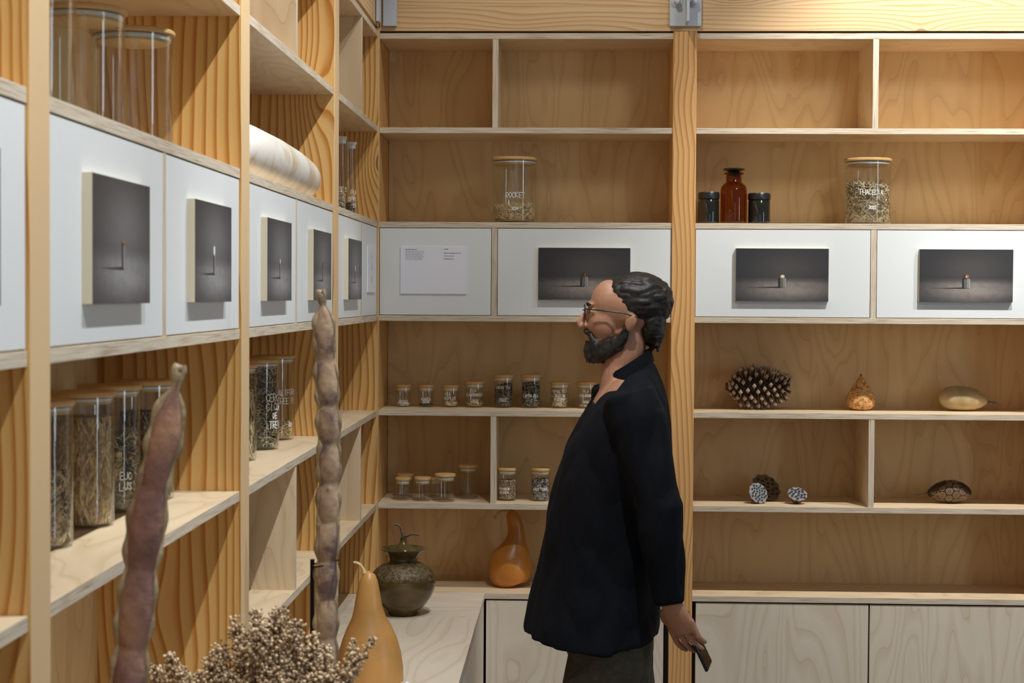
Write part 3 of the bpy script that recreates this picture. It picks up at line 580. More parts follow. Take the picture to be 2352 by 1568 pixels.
# row of small seed jars, level 5
def small(xa, xb, ytop, ybot, k, label, yf=None, grp='small seed jars on the far shelving'):
    r = px(xb - xa) / 2 / 1.055; h = px(ybot - ytop); loc = row_loc((xa + xb) / 2, k, yf); return jar(loc, r, h, label, group=grp), loc, r, h
SJ = [
 (906, 945.5, 881, 932.5, 'small glass jar marked EDIBLE LUPIN, first in the row from the corner', [('EDIBLE', .25, .0085, .004), ('LUPIN', .13, .0085, .006)], ('flat', .0048, .16, 60, ['seed_cream'], 'lupin_seeds', 'pale lupin seeds in the jar nearest the corner')),
 (959, 998, 881, 932.5, 'small glass jar marked WINGED BEAN with a few dark beans', [('WINGED', .37, .0085, .0), ('BEAN', .25, .0085, .001)], ('seed', .0035, .08, 45, ['seed_black'], 'winged_beans', 'few dark winged beans in the second jar from the corner')),
 (1015, 1055, 882, 933.5, 'small glass jar marked PEA NEE PLUS, third in the row', [('PEA', .60, .0095, -.009), ('NE PLUS', .42, .0095, -.003), ('2022', .17, .006, -.006)], ('seed', .0052, .20, 60, ['seed_pea'], 'peas', 'round yellow peas in the jar marked PEA NEE PLUS')),
 (1066, 1113.5, 874, 934.5, 'glass jar marked PEA BLAUSHOKKER 2022, fourth in the row', [('PEA', .66, .011, -.003), ('BLAUSHOKKER', .50, .009, 0), ('2022', .27, .008, .003)], ('seed', .0052, .16, 70, ['seed_olive', 'seed_pea'], 'peas', 'mottled olive peas in the jar marked PEA BLAUSHOKKER')),
 (1132, 1181, 859, 935.5, 'taller glass jar marked EARTH PEA 2022, full of dark seeds', [('EARTH PEA', .62, .0095, -.001), ('2022', .25, .010, -.002)], ('seed', .0033, .66, 900, ['seed_black', 'seed_speck', 'seed_speck'], 'earth_pea_seeds', 'dark brown seeds in the jar marked EARTH PEA 2022')),
 (1195, 1243.5, 859, 936, 'taller glass jar marked EARTH PEA in one line, right of its twin', [('EARTH PEA', .37, .0095, 0)], ('seed', .0032, .74, 900, ['seed_black', 'seed_speck', 'seed_grey'], 'earth_pea_seeds', 'black seeds in the jar marked EARTH PEA without a date')),
 (1262, 1308, 875, 936, 'glass jar marked MANGETOUT YELLOW PODDED 2021, filled with peas', [('MANGETOUT', .65, .0095, .002), ('YELLOW', .49, .0095, .002), ('PODDED', .34, .0095, .001), ('2021', .17, .0085, 0)], ('seed', .0043, .70, 420, ['seed_olive', 'seed_cream', 'seed_brown'], 'peas', 'tan peas filling the jar marked MANGETOUT')),
 (1325, 1371, 875, 936.5, "glass jar marked PEA ROBINSON'S 2022, nearly empty, beside the person", [('PEA', .65, .010, -.003), ("ROBINSON'S", .49, .0085, 0), ('2022', .25, .007, -.002)], ('seed', .0040, .07, 40, ['seed_cream', 'seed_olive'], 'peas', "few pale peas in the jar marked PEA ROBINSON'S")),
 (1388, 1434, 876, 937, 'glass jar behind the person\'s shoulder, last of the seed jar row', [], None)]
for xa, xb, yt, yb, lab, wr, fl in SJ:
    j, loc, r, h = small(xa, xb, yt, yb, 5, lab)
    if wr: write_on(j, [(t, zf * h, hh, sh) for t, zf, hh, sh in wr], r, front_angle(loc), 0.0009)
    if fl: fill(loc, r, 0.005, fl[2] * h, fl[0], fl[1], fl[3], fl[4], fl[5], fl[6], slope=0.004 if fl[2] > .5 else 0)
for xa, xb, yt, yb, lab, yf in ((908, 944.5, 1094, 1146, 'small empty jar at the front left of the lower shelf', 5.33), (911, 952, 1087.5, 1142, 'small empty jar behind another at the left end of the lower shelf', 5.41), (952, 991.5, 1093, 1147, 'small empty jar, second along the front of the lower shelf', 5.32),
                            (984, 1016, 1095, 1141, 'small empty jar half hidden between two empty jars', 5.42), (999.5, 1047.5, 1087, 1150, 'wide empty jar with tilted-looking bamboo lid on the lower shelf', 5.31), (1053, 1100, 1068, 1146, 'tall empty jar set back beside the divider on the lower shelf', 5.39)):
    small(xa, xb, yt, yb, 6, lab, yf, 'empty jars on the lower far shelf')
j, loc, r, h = small(1143, 1189, 1072, 1147, 6, 'glass jar marked RAINBOW QUINOA just right of the divider')
write_on(j, [('RAINBOW', .38 * h, .0085, -.010), ('QUINOA', .27 * h, .0085, -.010)], r, front_angle(loc), 0.0011)
fill(loc, r, 0.005, .60 * h, 'seed', .0021, 1300, ['seed_brown', 'seed_speck', 'seed_cream'], 'quinoa_seeds', 'fine brown quinoa in the jar right of the divider')
j, loc, r, h = small(1219, 1266, 1072, 1147, 6, 'glass jar marked JOBS TEARS partly behind the person')
write_on(j, [('JOBS TEARS', .38 * h, .0085, 0)], r, front_angle(loc), 0.0011)
fill(loc, r, 0.005, .60 * h, 'seed', .0048, 330, ['seed_grey', 'seed_black', 'seed_grey'], 'grey_seeds', 'shiny grey seeds in the jar marked JOBS TEARS')
# two large jars on level 3
def big(xa, xb, yt, yb, label):
    r = px(xb - xa) / 2 / 1.055; h = px(yb - yt) + 0.004; loc = row_loc((xa + xb) / 2, 3, YJ + 0.01); return jar(loc, r, h, label, lidh=0.010), loc, r, h
j, loc, r, h = big(1126, 1232, 365, 511, 'large glass jar marked ROCKET, a quarter full of pale chaff')
write_on(j, [('ROCKET', .42 * h, .017, .004), ('2024', .215 * h, .009, .002)], r, front_angle(loc), 0.0017)
fill(loc, r, 0.006, .235 * h, 'straw', .008, 1500, ['straw', 'straw_pale', 'straw'], 'rocket_chaff', 'pale yellow chaff in the jar marked ROCKET', 'dried plants', slope=.004)
j, loc, r, h = big(1933, 2042, 367, 513, 'large glass jar marked PHACELIA, two thirds full of dry stems')
write_on(j, [('PHACELIA', .48 * h, .015, .014), ('2022', .25 * h, .0095, .016)], r, front_angle(loc), 0.0017)
fill(loc, r, 0.006, .56 * h, 'straw', .009, 1500, ['straw_pale', 'straw_pale', 'leaf_dark', 'husk'], 'phacelia_stems', 'grey-brown dried flower stems in the jar marked PHACELIA', 'dried plants', slope=-.006)
mb = MB()
for i in range(16):
    a_ = U(0, 6.28); rr = r * .6; b0 = Vector((loc[0] + rr * math.cos(a_) * .7, loc[1] + rr * math.sin(a_) * .7, loc[2] + h * .5)); mb.tube([b0, b0 + Vector((math.cos(a_) * .008, 0, .02)), b0 + Vector((math.cos(a_) * .016, 0, U(.03, .05)))], [.0012, .0009, .0005], 5)
tag(mb.build('dry_twigs', ['twig'], None, 30, loc), 'thin dark twigs sticking up inside the PHACELIA jar', 'dried plants', None, 'stuff')
# dark jars and amber bottle
def dark_jar(xa, xb, yt, yb, label):
    r = px(xb - xa) / 2; h = px(yb - yt) + .004; loc = row_loc((xa + xb) / 2, 3, YJ); j = empty('black_glass_jar', loc, label, 'jar', 'black glass jars beside the amber bottle')
    x, y, z = loc; z += .0004
    mb = MB(); mb.lathe([(r * .9, 0), (r * .95, .003), (r * .965, .008), (r * .965, h * .74), (r * .9, h * .79)], (x, y, z), 36); mb.build('body', ['smoke_body'], j, 40, loc)
    mb = MB(); mb.lathe([(r * .96, h * .785), (r, h * .79), (r, h * .95), (r * .94, h), (r * .3, h * 1.0)], (x, y, z), 36); mb.build('lid', ['black_plastic'], j, 30, loc)
m, nt, b = newmat('smoke_body'); b.inputs['Base Color'].default_value = (0.010, 0.011, 0.009, 1); b.inputs['Roughness'].default_value = 0.05; b.inputs['Coat Weight'].default_value = 0.5
dark_jar(1599, 1648.5, 442, 511, 'black glass jar left of the amber bottle, touching the post'); dark_jar(1713.5, 1765, 444, 511, 'black glass jar on the right of the amber bottle')
loc = row_loc(1681, 3, YJ); x, y, z = loc; r = px(61) / 2; h = px(123) + .004
bt = empty('amber_bottle', loc, 'tall amber apothecary bottle with glass stopper between two black jars', 'bottle')
mb = MB(); pr = [(r * .9, 0), (r * .98, .004), (r, .01), (r, h * .60), (r * .95, h * .66), (r * .80, h * .71), (r * .60, h * .745), (r * .57, h * .76), (r * .56, h * .88), (r * .72, h * .89), (r * .74, h * .91), (r * .70, h * .925), (r * .5, h * .93)]
mb.lathe(pr + [(a_[0] * .93, a_[1]) for a_ in reversed(pr[3:-1])] + [(r * .9, .008), (0.0, .008)], (x, y, z + .0005), 40); mb.build('glass_body', ['amber_glass'], bt, 40, loc)
mb = MB(); mb.lathe([(r * .40, h * .85), (r * .44, h * .93), (r * .46, h * .945), (r * .80, h * .965), (r * .82, h * .985), (r * .76, h), (r * .2, h)], (x, y, z + .0005), 36); mb.build('stopper', ['smoke_body'], bt, 35, loc)
# tall jars on the left wall
def tall(X, Y, k, label, r=.0503, h=.210, grp='tall jars on the left shelving', lid='bamboo'): loc = (X, Y, Z[k]); return jar(loc, r, h, label, group=grp, lidh=.008, lid=lid), loc, r, h
for X, Y, lab in ((-.74, 2.25, 'tall empty glass jar nearest the broad upright, lid above the frame'), (-.745, 2.52, 'wide empty glass jar second from the broad upright'), (-.80, 2.66, 'wide empty glass jar at the back, seen through its neighbours'), (-.722, 2.73, 'wide empty glass jar farthest right of the empty ones')):
    if X == -.80: continue
    jar((X, Y, Z[3]), .0655, .200 if Y > 2.3 else .235, lab, group='empty jars above the left paintings', lidh=.009)
D_ = [(-.762, 2.36), (-.763, 2.58), (-.770, 2.765), (-.752, 2.93)]
j, loc, r, h = tall(*D_[0], 5, 'tall jar of pale seed heads, first beside the broad upright, below the paintings')
fill(loc, r, .005, .10, 'straw', .008, 900, ['straw_pale', 'leaf_dark', 'straw'], 'seed_heads', 'pale seed heads in the jar beside the broad upright', 'dried plants')
j, loc, r, h = tall(*D_[1], 5, 'tall jar of golden feathery grass, second beside the broad upright')
fill(loc, r, .005, .165, 'grass', .014, 3200, ['husk', 'straw', 'seed_brown', 'flower_dry'], 'dried_grass', 'golden feathery grass filling the second tall jar', 'dried plants')
j, loc, r, h = tall(*D_[2], 5, 'tall jar of mixed dark seeds with yellow tag, third beside the broad upright')
fill(loc, r, .005, .125, 'straw', .008, 1100, ['leaf_dark', 'straw_pale', 'leaf_dark', 'husk'], 'dark_seed_pods', 'mixed dark and pale seed pods in the third tall jar', 'dried plants')
write_on(j, [('EUC', .062, .012, 0), ('LUS', .045, .012, 0)], r, front_angle(loc, .55), 0.0016)
th = front_angle(loc, .1); mb = MB(); T4 = Matrix.Translation((loc[0] + .040 * math.cos(th), loc[1] + .040 * math.sin(th), loc[2] + .075)) @ Matrix.Rotation(th, 4, 'Z'); mb.box((-.0006, -.016, -.022), (.0006, .016, .026), T=T4)
tag(mb.build('paper_tag', ['straw'], None, 0, loc), 'yellowish paper tag inside the third tall jar', 'tag')
j, loc, r, h = tall(*D_[3], 5, 'tall jar of dark pods half hidden behind the big brown pod')
fill(loc, r, .005, .15, 'grass', .014, 500, ['leaf_dark', 'husk', 'leaf_dark', 'twig'], 'dark_leaves', 'dark leafy pods in the tall jar behind the big brown pod', 'dried plants')
def frompx(xr, yb, k, r):   # right edge, base-centre pixel row
    p = atZ(xr, yb, Z[k]); return (p.x - r * 1.0, p.y)
E_ = [(-.736, 3.62), (-.734, 3.89), (-.742, 4.15)]
j, loc, r, h = tall(*E_[0], 5, 'tall jar of pale straw cut by the second upright, first of three')
fill(loc, r, .005, .15, 'grass', .012, 700, ['straw_pale', 'straw', 'leaf_dark'], 'wheat_ears', 'pale wheat ears in the tall jar by the second upright', 'dried plants')
j, loc, r, h = tall(*E_[1], 5, 'tall jar marked CERCI CICO DE TREV, full of dark herbs')
write_on(j, [('CERCI', .122, .017, .016), ('CICOR', .101, .017, .016), ('DE', .080, .013, .016), ('TREV', .058, .016, .018)], r, front_angle(loc, .62), 0.0019)
fill(loc, r, .005, .185, 'straw', .009, 2600, ['leaf_dark', 'leaf_dark', 'straw_pale', 'husk'], 'dried_herbs', 'dark dried herbs filling the middle tall jar', 'dried plants')
j, loc, r, h = tall(*E_[2], 5, 'tall jar marked CALIFORN TREE, holding a few yellow petals, third of three')
write_on(j, [('CALIFORN', .120, .014, .004), ('TREE PO', .098, .014, .006), ('22', .04, .010, .016)], r, front_angle(loc, .62), 0.0018)
fill(loc, r, .005, .035, 'straw', .012, 200, ['straw', 'husk', 'straw'], 'yellow_petals', 'few yellow petals at the bottom of the third tall jar', 'dried plants')
for X, Y, lab, l2 in ((-.7535, 3.60, 'tall jar of grain on the low left shelf, mostly behind the second upright', 'brown grain in the low jar behind the second upright'), (-.752, 4.165, 'tall jar of grain on the low left shelf, peeking out behind the plywood divider', 'brown grain in the low jar behind the divider')):
    j, loc, r, h = tall(X, Y, 6, lab); fill(loc, r, .005, .13, 'seed', .0035, 1200, ['seed_brown', 'seed_cream', 'seed_speck'], 'grain', l2)
for X, Y, lab, tx, hf, m_, l2, nm in ((-.665, 4.79, 'slim test-tube jar cut by the third upright, pale seeds inside', [('EE SI', .071, .012, .006)], .062, ['seed_speck', 'seed_cream'], 'speckled seeds in the left test-tube jar', 'speckled_seeds'), (-.660, 4.965, 'slim test-tube jar marked PUR SPROU, right one of the pair', [('PUR', .073, .013, .008), ('SPROU', .054, .012, .008), ('-BRO', .035, .012, .010)], .04, ['seed_black', 'seed_speck'], 'dark sprouting seeds in the right test-tube jar', 'sprouting_seeds')):
    loc = (X, Y, Z[3]); r = .0172; j = jar(loc, r, .222, lab, 'white_lid', 'slim test-tube jars', .008); write_on(j, tx, r, front_angle(loc, .35), .0014)
    fill(loc, r, .005, hf, 'seed', .0026, 500, m_, nm, l2)

# ------------------------------------------------------------------ natural objects on the far shelves
def obj_scale(n): return n / 715.0
# pine cone
c0 = atY(1750, 890, 5.35); base = Vector((c0.x, 5.425, Z[5]))
mb = MB(); L = .242; ns = 138; ax0 = base + Vector((-L / 2 + .006, 0, .069))
for i in range(ns):
    t = (i + .5) / ns; a_ = i * 2.39996 + U(-.07, .07); tt = t ** .92
    rad = .069 * (math.sin(min(1, tt * 2.6 + .12) * PI / 2)) * (1 - max(0, tt - .62) * .95) if tt < 1 else .02
    lean = -.75 + 1.15 * min(1, tt * 3.2) * .55 + max(0, tt - .35) * 1.1      # direction along the axis: closed at the left, spreading right
    o = Vector((0, math.cos(a_), math.sin(a_))); dr = (o + Vector((1, 0, 0)) * lean).normalized()
    X0 = ax0 + Vector((L * .80 * tt + .012, 0, 0)) - Vector((lean * rad * .35, 0, 0)); p0_ = X0 + o * rad * .22; ln = rad * U(.76, .88)
    w = .0158 * (1 - .30 * tt); tn = dr.cross(o.cross(dr)).normalized() if False else Vector((1, 0, 0)).cross(o).normalized(); nn = dr.cross(tn).normalized()
    sec = [(0, .40, .25, 0), (.50, .50, .26, .45), (.78, .62, .48, .72), (.92, .68, .80, .95), (1.05, .12, .16, 1.0)]
    k = len(mb.v)
    for s, ww, hh, uvv in sec:
        c = p0_ + dr * ln * s + Vector((.004 * s * s, 0, 0))
        for sx, sy in ((-1, 0), (0, 1), (1, 0), (0, -1)): mb.v.append(tuple(c + tn * sx * w * ww + nn * sy * w * hh * .62))
    for q in range(4):
        for e in range(4):
            mb.face([k + q*4 + e, k + q*4 + (e+1) % 4, k + (q+1)*4 + (e+1) % 4, k + (q+1)*4 + e], 0, [(.5, sec[q][3]), (.5, sec[q][3]), (.5, sec[q+1][3]), (.5, sec[q+1][3])])
    mb.face([k + 16, k + 17, k + 18, k + 19], 0, [(.5, 1)] * 4)
mb.tube([ax0 + Vector((L * s, 0, 0)) for s in (.03, .3, .7, .88)], [.012, .03, .022, .008], 12)
zm = min(v[2] for v in mb.v); mb.v = [(v[0], v[1], v[2] - zm + Z[5]) for v in mb.v]
tag(mb.build('pine_cone', ['cone_scale'], None, 25, tuple(base)), 'large open brown pine cone lying on its side on the right shelf', 'pine cone')
# engraved gourd
c0 = row_loc(1977, 5, 5.425); s = px(1)
G = empty('engraved_gourd', c0, 'small pear-shaped orange gourd engraved all over with fine lines', 'gourd')
mb = MB(); hp = [(14, 0), (24, 1.5), (31, 8), (33.5, 18), (33, 28), (29, 39), (22, 50), (15, 60), (10, 68), (7, 74), (3, 78), (.1, 79)]; mb.lathe([(a_ * s, b_ * s) for a_, b_ in hp], c0, 40); mb.build('body', ['gourd_engraved'], G, 80, c0)
mb = MB(); mb.lathe([(3 * s, 77 * s), (2.5 * s, 81 * s), (3 * s, 83 * s), (.0001, 84 * s)], c0, 12); mb.build('stem', ['twig'], G, 60, c0)
# pale oval gourd lying down
p = row_loc(2212, 5, 5.42)
G = empty('oval_gourd', p, 'smooth pale olive oval gourd lying on its side with a dry stem', 'gourd')
def profile_x(c, pts, sag, tilt, side=Vector((0, 1, 0)), seg=28, mb=None, mat=0, dy=1.0):
    mb = mb or MB(); P_ = [Vector((c[0] + a_ * s, c[1], c[2] + (zc + sag) * s)) for a_, rr, zc in pts]; mb.tube(P_, [(rr * s * dy, rr * s) for a_, rr, zc in pts], seg, side, mat); return mb
pts = [(-55, 1, 33), (-54, 8, 33), (-50, 16, 32), (-42, 23, 31), (-28, 28, 29.5), (-10, 29, 29), (10, 28, 28), (28, 24, 26), (42, 17, 23.5), (50, 10, 22), (55, 4.5, 21)]
mb = profile_x(p, pts, 0, 0); mb.build('body', ['gourd_pale'], G, 80, p)
mb = profile_x(p, [(54, 4.5, 21), (62, 3.6, 19.5), (70, 4.2, 18), (78, 2.2, 16.5), (83, .8, 15.5)], 0, 0, seg=10); mb.build('stem', ['twig'], G, 60, p)
# dark gourd carved with rings
p = row_loc(2182, 6, 5.395)
G = empty('carved_gourd', p, 'dark brown pointed gourd carved with concentric rings, lying on the lower right shelf', 'gourd')
pts = [(-49, 2, 22), (-46, 7, 22.5), (-38, 14, 23.5), (-26, 21, 25), (-8, 26, 26.5), (12, 26.5, 27), (30, 22, 25.5), (42, 15, 23), (49, 8, 21), (51, 1, 20)]
mb = profile_x(p, pts, 0, 0, seg=40); mb.build('body', ['gourd_black'], G, 80, p)
xs = [q[0] for q in pts]
def surf(a_, th):
    rr = np.interp(a_, xs, [q[1] for q in pts]); zc = np.interp(a_, xs, [q[2] for q in pts]); return Vector((p[0] + a_ * s, p[1] - math.cos(th) * (rr * s + .0004), p[2] + zc * s + math.sin(th) * (rr * s + .0004)))
mb = MB()
for i, a_ in enumerate((-34, -20, -4, 12, 27, 40)):
    rr = np.interp(a_, xs, [q[1] for q in pts]); nb = max(4, int(2 * PI * rr / 17))
    for j in range(nb):
        th0 = 2 * PI * (j + .5 * (i % 2)) / nb + .15
        for R0, wd in ((7.6, .9), (5.0, 1.1), (1.5, 1.0)):
            k = len(mb.v); n = 20
            for e in range(n):
                for q in (R0, R0 - wd): mb.v.append(tuple(surf(max(-48, min(50, a_ + q * math.cos(2*PI*e/n))), th0 + q * math.sin(2*PI*e/n) / rr)))
            for e in range(n): f = (e + 1) % n; mb.face([k + 2*e, k + 2*f, k + 2*f + 1, k + 2*e + 1])
mb.build('carved_rings', ['carving'], G, 0, p)
mb = profile_x(p, [(-78, .8, 17.5), (-64, 1.6, 18.5), (-54, 2, 20), (-48, 3, 22)], 0, 0, seg=10); mb.build('stem', ['twig'], G, 60, p)
# lotus pods
plain('lotus_face_shaded', (0.14, 0.085, 0.04), 0.7, var=0.3, vs=60)  # grey face recoloured dark brown: shade on the rear pod put into its colour
def lotus(loc, rf, depth, tilt, label, nh, grp='dried lotus seed pods', seedr=.11, fm='lotus_face'):
    o = empty('lotus_seed_pod', loc, label, 'seed pod', grp)
    zdir = Vector(tilt).normalized(); q = zdir.to_track_quat('Z', 'Y').to_matrix()
    Wv = lambda v: q @ Vector(v)
    prof = [(.22, -1), (.42, -.9), (.66, -.62), (.88, -.25), (1.0, -.04), (1.02, 0), (.95, .015)]
    mbs = MB(); seg = 44; rr = []
    for r_, z_ in prof:
        rr.append([Wv((r_ * rf * (1 + .045 * math.sin(11 * 2*PI*j/seg + z_)) * math.cos(2*PI*j/seg), r_ * rf * (1 + .045 * math.sin(11 * 2*PI*j/seg + z_)) * math.sin(2*PI*j/seg), z_ * depth)) for j in range(seg)])
    mbs.rings(rr, 0)
    mf = MB(); holes = []
    for i in range(nh):
        a_ = i * 2.39996; rd = rf * .86 * math.sqrt((i + .4) / nh); holes.append((rd * math.cos(a_), rd * math.sin(a_)))
    mf.rings([[Wv((.97 * rf * k2 * (1 + .045 * math.sin(11 * 2*PI*j/seg)) * math.cos(2*PI*j/seg), .97 * rf * k2 * (1 + .045 * math.sin(11 * 2*PI*j/seg)) * math.sin(2*PI*j/seg), .016 * depth + .002 * (1 - k2))) for j in range(seg)] for k2 in (1, .5, .02)], 0, cap=False)
    mh = MB(); hr = rf * seedr
    for hx, hy in holes:
        mh.rings([[Wv((hx + hr * f * math.cos(2*PI*j/12), hy + hr * f * 0.8 * math.sin(2*PI*j/12), .016 * depth + .0026)) for j in range(12)] for f in (1, .02)], 0, cap=False)
        for f0, f1 in ((1.35, 1.0),): mf.rings([[Wv((hx + hr * f * math.cos(2*PI*j/12), hy + hr * f * .8 * math.sin(2*PI*j/12), .016 * depth + hz)) for j in range(12)] for f, hz in ((f0, .0012), (1.12, .0034), (f1, .0028))], 0, cap=False)
    zmin = min(v[2] for v in mbs.v); L0 = Vector((loc[0], loc[1], loc[2] - zmin + .0003))
    for m_ in (mbs, mf, mh): m_.v = [tuple(Vector(v) + L0) for v in m_.v]
    mbs.build('cup', ['lotus_side'], o, 50, loc); mf.build('face', [fm], o, 50, loc); mh.build('seed_hole', ['dark_gap'], o, 0, loc).__setitem__('kind', 'stuff')
lotus(row_loc(1762, 6, 5.415), .048, .042, (.35, -.75, .62), 'large brown dried lotus pod leaning behind the grey-faced one', 19, seedr=.10, fm='lotus_face_shaded')
lotus(row_loc(1744, 6, 5.335), .034, .038, (.45, -.78, .42), 'dried lotus pod with pale grey face turned to the front', 30, seedr=.085)
lotus(row_loc(1834, 6, 5.335), .031, .032, (.05, -.55, .75), 'small dried lotus pod standing alone on the lower right shelf', 19, seedr=.13)
# long-necked gourd on the far counter
c0 = row_loc(1180, 7, 5.40); s = 1 / 711.0
G = empty('bottle_gourd', c0, 'glossy orange-brown long-necked gourd on the far counter beside the person', 'gourd', 'bottle gourds')
cx = [(-2, 12, 0), (-4, 30, 2), (-5, 42, 10), (-6, 49, 24), (-6, 51, 40), (-4, 49, 56), (0, 43, 72), (4, 33, 88), (7, 25, 104), (8, 20, 120), (6, 18, 138), (2, 16.5, 152), (-3, 13.5, 165), (-7, 8, 172), (-9, 3, 174.5)]
mb = MB(); mb.tube([Vector((c0[0] + a_ * s, c0[1], c0[2] + z_ * s + .0005)) for a_, r_, z_ in cx], [r_ * s for a_, r_, z_ in cx], 36); mb.build('body', ['gourd_orange'], G, 80, c0)
mb = MB(); mb.tube([Vector((c0[0] + a_ * s, c0[1] - .004, c0[2] + z_ * s)) for a_, z_ in ((-6, 171), (-14, 174), (-24, 174), (-33, 169), (-39, 161), (-42, 155))], [3.4 * s, 3 * s, 2.8 * s, 2.8 * s, 3 * s, 3 * s], 12); mb.build('stem', ['twig2'] if 'twig2' in MATS else ['husk'], G, 60, c0)
# glazed pot
p = atZ(926, 1410, Z[7]); c0 = (p.x, p.y, Z[7]); s = p.y / F_PX
POT = empty('ceramic_pot', c0, 'round olive-brown glazed ceramic jar with twig-handled lid in the corner', 'pot')
mb = MB(); body = [(30, 0), (33, 1), (34, 8), (40, 12), (54, 26), (66, 44), (73, 62), (75, 78), (73.5, 84)]
mb.lathe([(a_ * s, b_ * s + .0004) for a_, b_ in body], c0, 64); mb.build('body', ['glaze'], POT, 60, c0)
mb = MB(); mb.lathe([(a_ * s, b_ * s) for a_, b_ in [(73.5, 83.5), (74.5, 85), (71, 96), (62, 107), (49, 116), (37, 121), (32, 123)]], c0, 64, cap=False); mb.build('textured_shoulder', ['glaze_rough'], POT, 60, c0)
mb = MB(); mb.lathe([(a_ * s, b_ * s) for a_, b_ in [(32.5, 122), (31, 127), (34, 135), (42, 144), (52, 151), (53, 153), (51, 154), (40, 147), (31, 137), (28, 127), (26, 124), (.1, 124)]], c0, 64, cap=False); mb.build('neck', ['glaze'], POT, 60, c0)
LID = MB(); LID.lathe([(a_ * s, b_ * s) for a_, b_ in [(31, 143), (33, 146), (30, 151), (22, 157), (12, 163), (8, 168), (7, 175), (8, 178), (.1, 179)]], c0, 48); lid = LID.build('lid', ['glaze'], POT, 60, c0)
mb = MB(); tw = lambda l: [Vector((c0[0] + a_ * s, c0[1] + y_ * s, c0[2] + b_ * s)) for a_, y_, b_ in l]
mb.tube(tw([(0, 0, 174), (-1, 0, 186), (-4, 1, 192), (-6, 0, 202), (-12, 2, 207), (-22, 1, 208)]), [3.6 * s, 3.8 * s, 3.4 * s, 2.9 * s, 2.7 * s, 2.2 * s], 10); mb.tube(tw([(-2, 0, 182), (8, -2, 182), (18, -1, 186), (28, -2, 187), (37, -3, 184)]), [3.2 * s, 3 * s, 2.5 * s, 2.6 * s, 2.2 * s], 10)
mb.build('twig_handle', ['twig'], lid, 50, c0)
mb = MB()
for a_ in (.3, 2.4, 4.5): mb.ball((c0[0] + 30 * s * math.cos(a_ - 1.2), c0[1] + 30 * s * math.sin(a_ - 1.2), c0[2] + 5 * s), (5 * s, 5 * s, 5.2 * s), seg=12)
mb.build('foot', ['glaze'], POT, 60, c0)
# big tan gourd
Yg = 4.05; p = atY(848, 1568, Yg); s = Yg / F_PX; c0 = (p.x, Yg, Z[7])
G = empty('bottle_gourd', c0, 'big matte tan pear-shaped gourd with curled stem in front of the ceramic pot', 'gourd', 'bottle gourds')
def zpx(y): return atY(848, y, Yg).z
cx = [(850, zpx(1311) - .001, 2), (849, zpx(1313), 8), (848, zpx(1318), 14), (847, zpx(1332), 20.5), (846, zpx(1360), 27), (846, zpx(1390), 32), (847, zpx(1415), 39), (848, zpx(1440), 52), (849, zpx(1465), 63), (849, zpx(1495), 72), (849, zpx(1530), 77.5), (849, zpx(1565), 78)]
zb = cx[-1][1]; zz = Z[7] + .0005
for f, rr in ((.30, 76), (.55, 67), (.78, 52), (.93, 32), (1, 10)): cx.append((849, zb + (zz - zb) * f, rr))
mb = MB(); mb.tube([Vector((atY(a_, 1450, Yg).x, Yg, z_)) for a_, z_, r_ in cx], [r_ * s for a_, z_, r_ in cx], 48, shape=lambda i, th: 1 + .012 * math.sin(3 * th + i * .3)); mb.build('body', ['gourd_tan'], G, 80, c0)
mb = MB(); mb.tube([atY(a_, b_, Yg - .003) for a_, b_ in ((837, 1316), (834, 1306), (828, 1297), (820, 1292), (812, 1291))], [5.5 * s, 3.8 * s, 3.3 * s, 3.2 * s, 2.8 * s], 12); mb.build('stem', ['gourd_stem'], G, 60, c0)
# long white gourd on the left shelf
mb = MB(); P_ = []; R_l = []
for y_, r_ in ((3.22, .004), (3.225, .02), (3.24, .038), (3.28, .052), (3.4, .058), (3.7, .0585), (3.95, .058), (4.08, .055), (4.15, .049), (4.19, .040), (4.215, .028), (4.228, .014), (4.232, .003)): P_.append(Vector((XL - .064 + .002 * math.sin(y_ * 9), y_, Z[3] + .0595 + (.0 if y_ < 3.9 else -(y_ - 3.9) * .02)))); R_l.append(r_)
mb.tube(P_, R_l, 40, Vector((1, 0, 0)), shape=lambda i, th: 1 + .012 * math.sin(2 * th + i)); tag(mb.build('long_white_gourd', ['gourd_white'], None, 80, (XL - .064, 3.7, Z[3])), 'long cream-white gourd with tan stains lying on the left shelf above the paintings', 'gourd')

